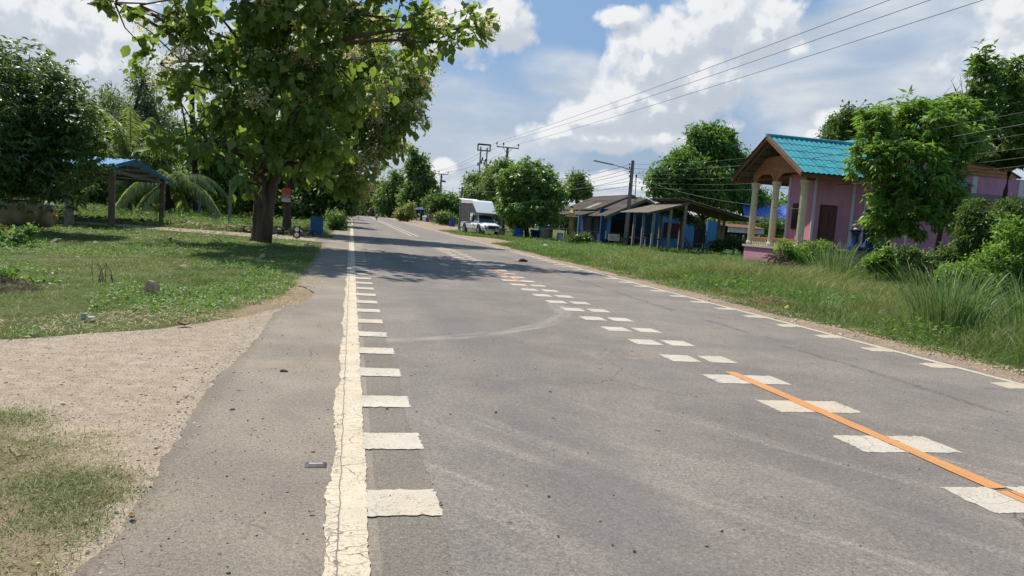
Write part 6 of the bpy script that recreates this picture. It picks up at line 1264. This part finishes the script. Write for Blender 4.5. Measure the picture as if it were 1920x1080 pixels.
x, y = G(1476, 582); lump('plastic_bottle_cap', 'yellow plastic scrap on the verge edge', 'plastic scrap', x, y, .05, .07, .05, .05, pm('scrap_yellow', (.6, .52, .15)), 3)
x, y = G(1022, 466); lump('plastic_bag', 'pale plastic bag caught in the verge grass below the mango tree', 'plastic bag', x, y, .12, .22, .16, .12, pm('bag_white', (.55, .6, .58)), 6)
x, y = G(215, 1040); 
for i, (px, py, s_) in enumerate(((347, 697 + 0, 0),)): pass
WL = pm('leaf_brown', (.23, .13, .06), (.34, .22, .11), 9, .8)
def curl(label, px, py, s_, rz):
    x, y = G(px, py); m = MB(); V = []; F = []
    for i in range(5):
        for j in range(3): u, v = i / 4 - .5, (j - 1); w = .28 * (1 - (2 * u) ** 2 * .8); V.append((x + s_ * (u * math.cos(rz) - v * w * math.sin(rz)), y + s_ * (u * math.sin(rz) + v * w * math.cos(rz)), .015 + s_ * (.16 * (2 * u) ** 2 + .14 * abs(v))))
    for i in range(4):
        for j in range(2): k = i * 3 + j; F.append((k, k + 1, k + 4, k + 3))
    k = len(V); V += [(a, b, c - .004) for a, b, c in V]; F += [tuple(q + k for q in f[::-1]) for f in F]; m.add(V, F); return tag(m.build('fallen_leaf', WL, smooth=True), label, 'leaf')
curl('curled brown leaf on the near lawn edge by the gravel', 345, 612, .16, .6); curl('curled leaf on the shoulder asphalt at the lower left', 247, 975, .05, 2.)
curl('orange brown leaf on the shoulder asphalt beside the edge line', 583, 965, .028, .3); curl('tiny red leaf on the dark lane right of the rumble bars', 826, 948, .025, 1.)
# fallen leaves round the teak
P = rng.normal(0, 1, (170, 2)) * np.array((5.5, 4.5)) + np.array((-5.5, 26)); P = P[(P[:, 0] < -1.1) & (P[:, 1] > 11) & (P[:, 1] < 33)]; n = len(P); a = rng.random(n) * 6.28
o = leaves('fallen_leaves', np.c_[P, rng.random(n) * .06 + .02], np.c_[np.cos(a), np.sin(a), rng.normal(.25, .25, n)], rng.uniform(.12, .34, n), rng.uniform(.08, .2, n), leafmat('dead_teak_leaf', (.10, .065, .04), (.36, .28, .19), .15, .8), None, rng.random(n), 'ovate', .35); tag(o, kind='stuff')
P = rng.random((260, 2)) * np.array((14, 1.6)) + np.array((-14, 39.6)); P = np.concatenate([P, rng.normal(0, 1, (200, 2)) * np.array((1.4, .7)) + np.array((-4.0, 38.2))]); P = P[P[:, 0] < -1.6]; n = len(P); a = rng.random(n) * 6.28
o = leaves('path_side_leaves', np.c_[P, rng.random(n) * .2], np.c_[np.cos(a), np.sin(a), rng.normal(.25, .25, n)], rng.uniform(.2, .45, n), rng.uniform(.12, .3, n), MATS['dead_teak_leaf'], None, rng.random(n), 'ovate', .35); tag(o, kind='stuff')
# dead twigs on the lawn, and the brush pile
def brush(name, label, cat, x, y, rx, ry, h, n, r0, mat):
    m = MB()
    for i in range(n):
        a = random.random() * 6.28; q = random.random() ** .6; cx, cy = x + rx * q * math.cos(a), y + ry * q * math.sin(a); cz = max(.03, h * (1 - q * q) * random.random()); L_ = random.uniform(.2, .7) * rx; b = random.random() * 6.28; d = Vector((math.cos(b), math.sin(b), random.uniform(-.35, .45))) * L_; p0 = Vector((cx, cy, cz)) - d * .5
        p1 = p0 + d * .5 + Vector((random.gauss(0, .25), random.gauss(0, .25), random.gauss(0.1, .2))) * L_; m.tube([p0, p0.lerp(p1, .6) + Vector((0, 0, .08 * L_)), p1, p0 + d], [r0 * random.uniform(.6, 1.3), r0, r0 * .8, r0 * .4], 4)
    return tag(m.build(name, mat), label, cat)
BR = pm('dead_branch', (.15, .10, .075), (.09, .06, .045), 9, .9)
x, y = G(1452, 524); brush('brush_pile', 'heap of cut brown branches dumped on the right verge', 'brush pile', x, y, .85, .6, .95, 330, .020, BR)
x, y = G(1450, 572); brush('straw_heap', 'small flattened heap of dry straw at the right verge edge', 'straw heap', x + .1, y + .3, .55, .3, .14, 120, .006, STRAW)
x, y = G(40, 545); brush('twig_heap', 'low heap of dead brown stalks on the lawn at the left edge', 'twig heap', x - .35, y, .6, .4, .14, 110, .006, pm('dead_stalk', (.26, .18, .11), (.16, .11, .07), 9, .9))
x, y = G(188, 530); m = MB()
for i in range(9): a = random.random() * 6.28; h = random.uniform(.15, .4); bx, by = x + random.gauss(0, .12), y + random.gauss(0, .1); m.tube([(bx, by, 0), (bx + .05 * math.cos(a), by, h * .6), (bx + .14 * math.cos(a), by + .1 * math.sin(a), h)], [.007, .006, .003], 4)
tag(m.build('dead_stalks', BR), 'few upright dead stalks in the middle of the left lawn', 'stalks')
x, y = G(205, 965); m = MB(); m.tube([G(15, 838) + (.01,), G(35, 862) + (.02,), G(60, 858) + (.015,)], [.005, .005, .002], 5); tag(m.build('dry_twig', STRAW), 'pale dry twig on the near left corner grass', 'twig')
print('objects', len(bpy.data.objects))
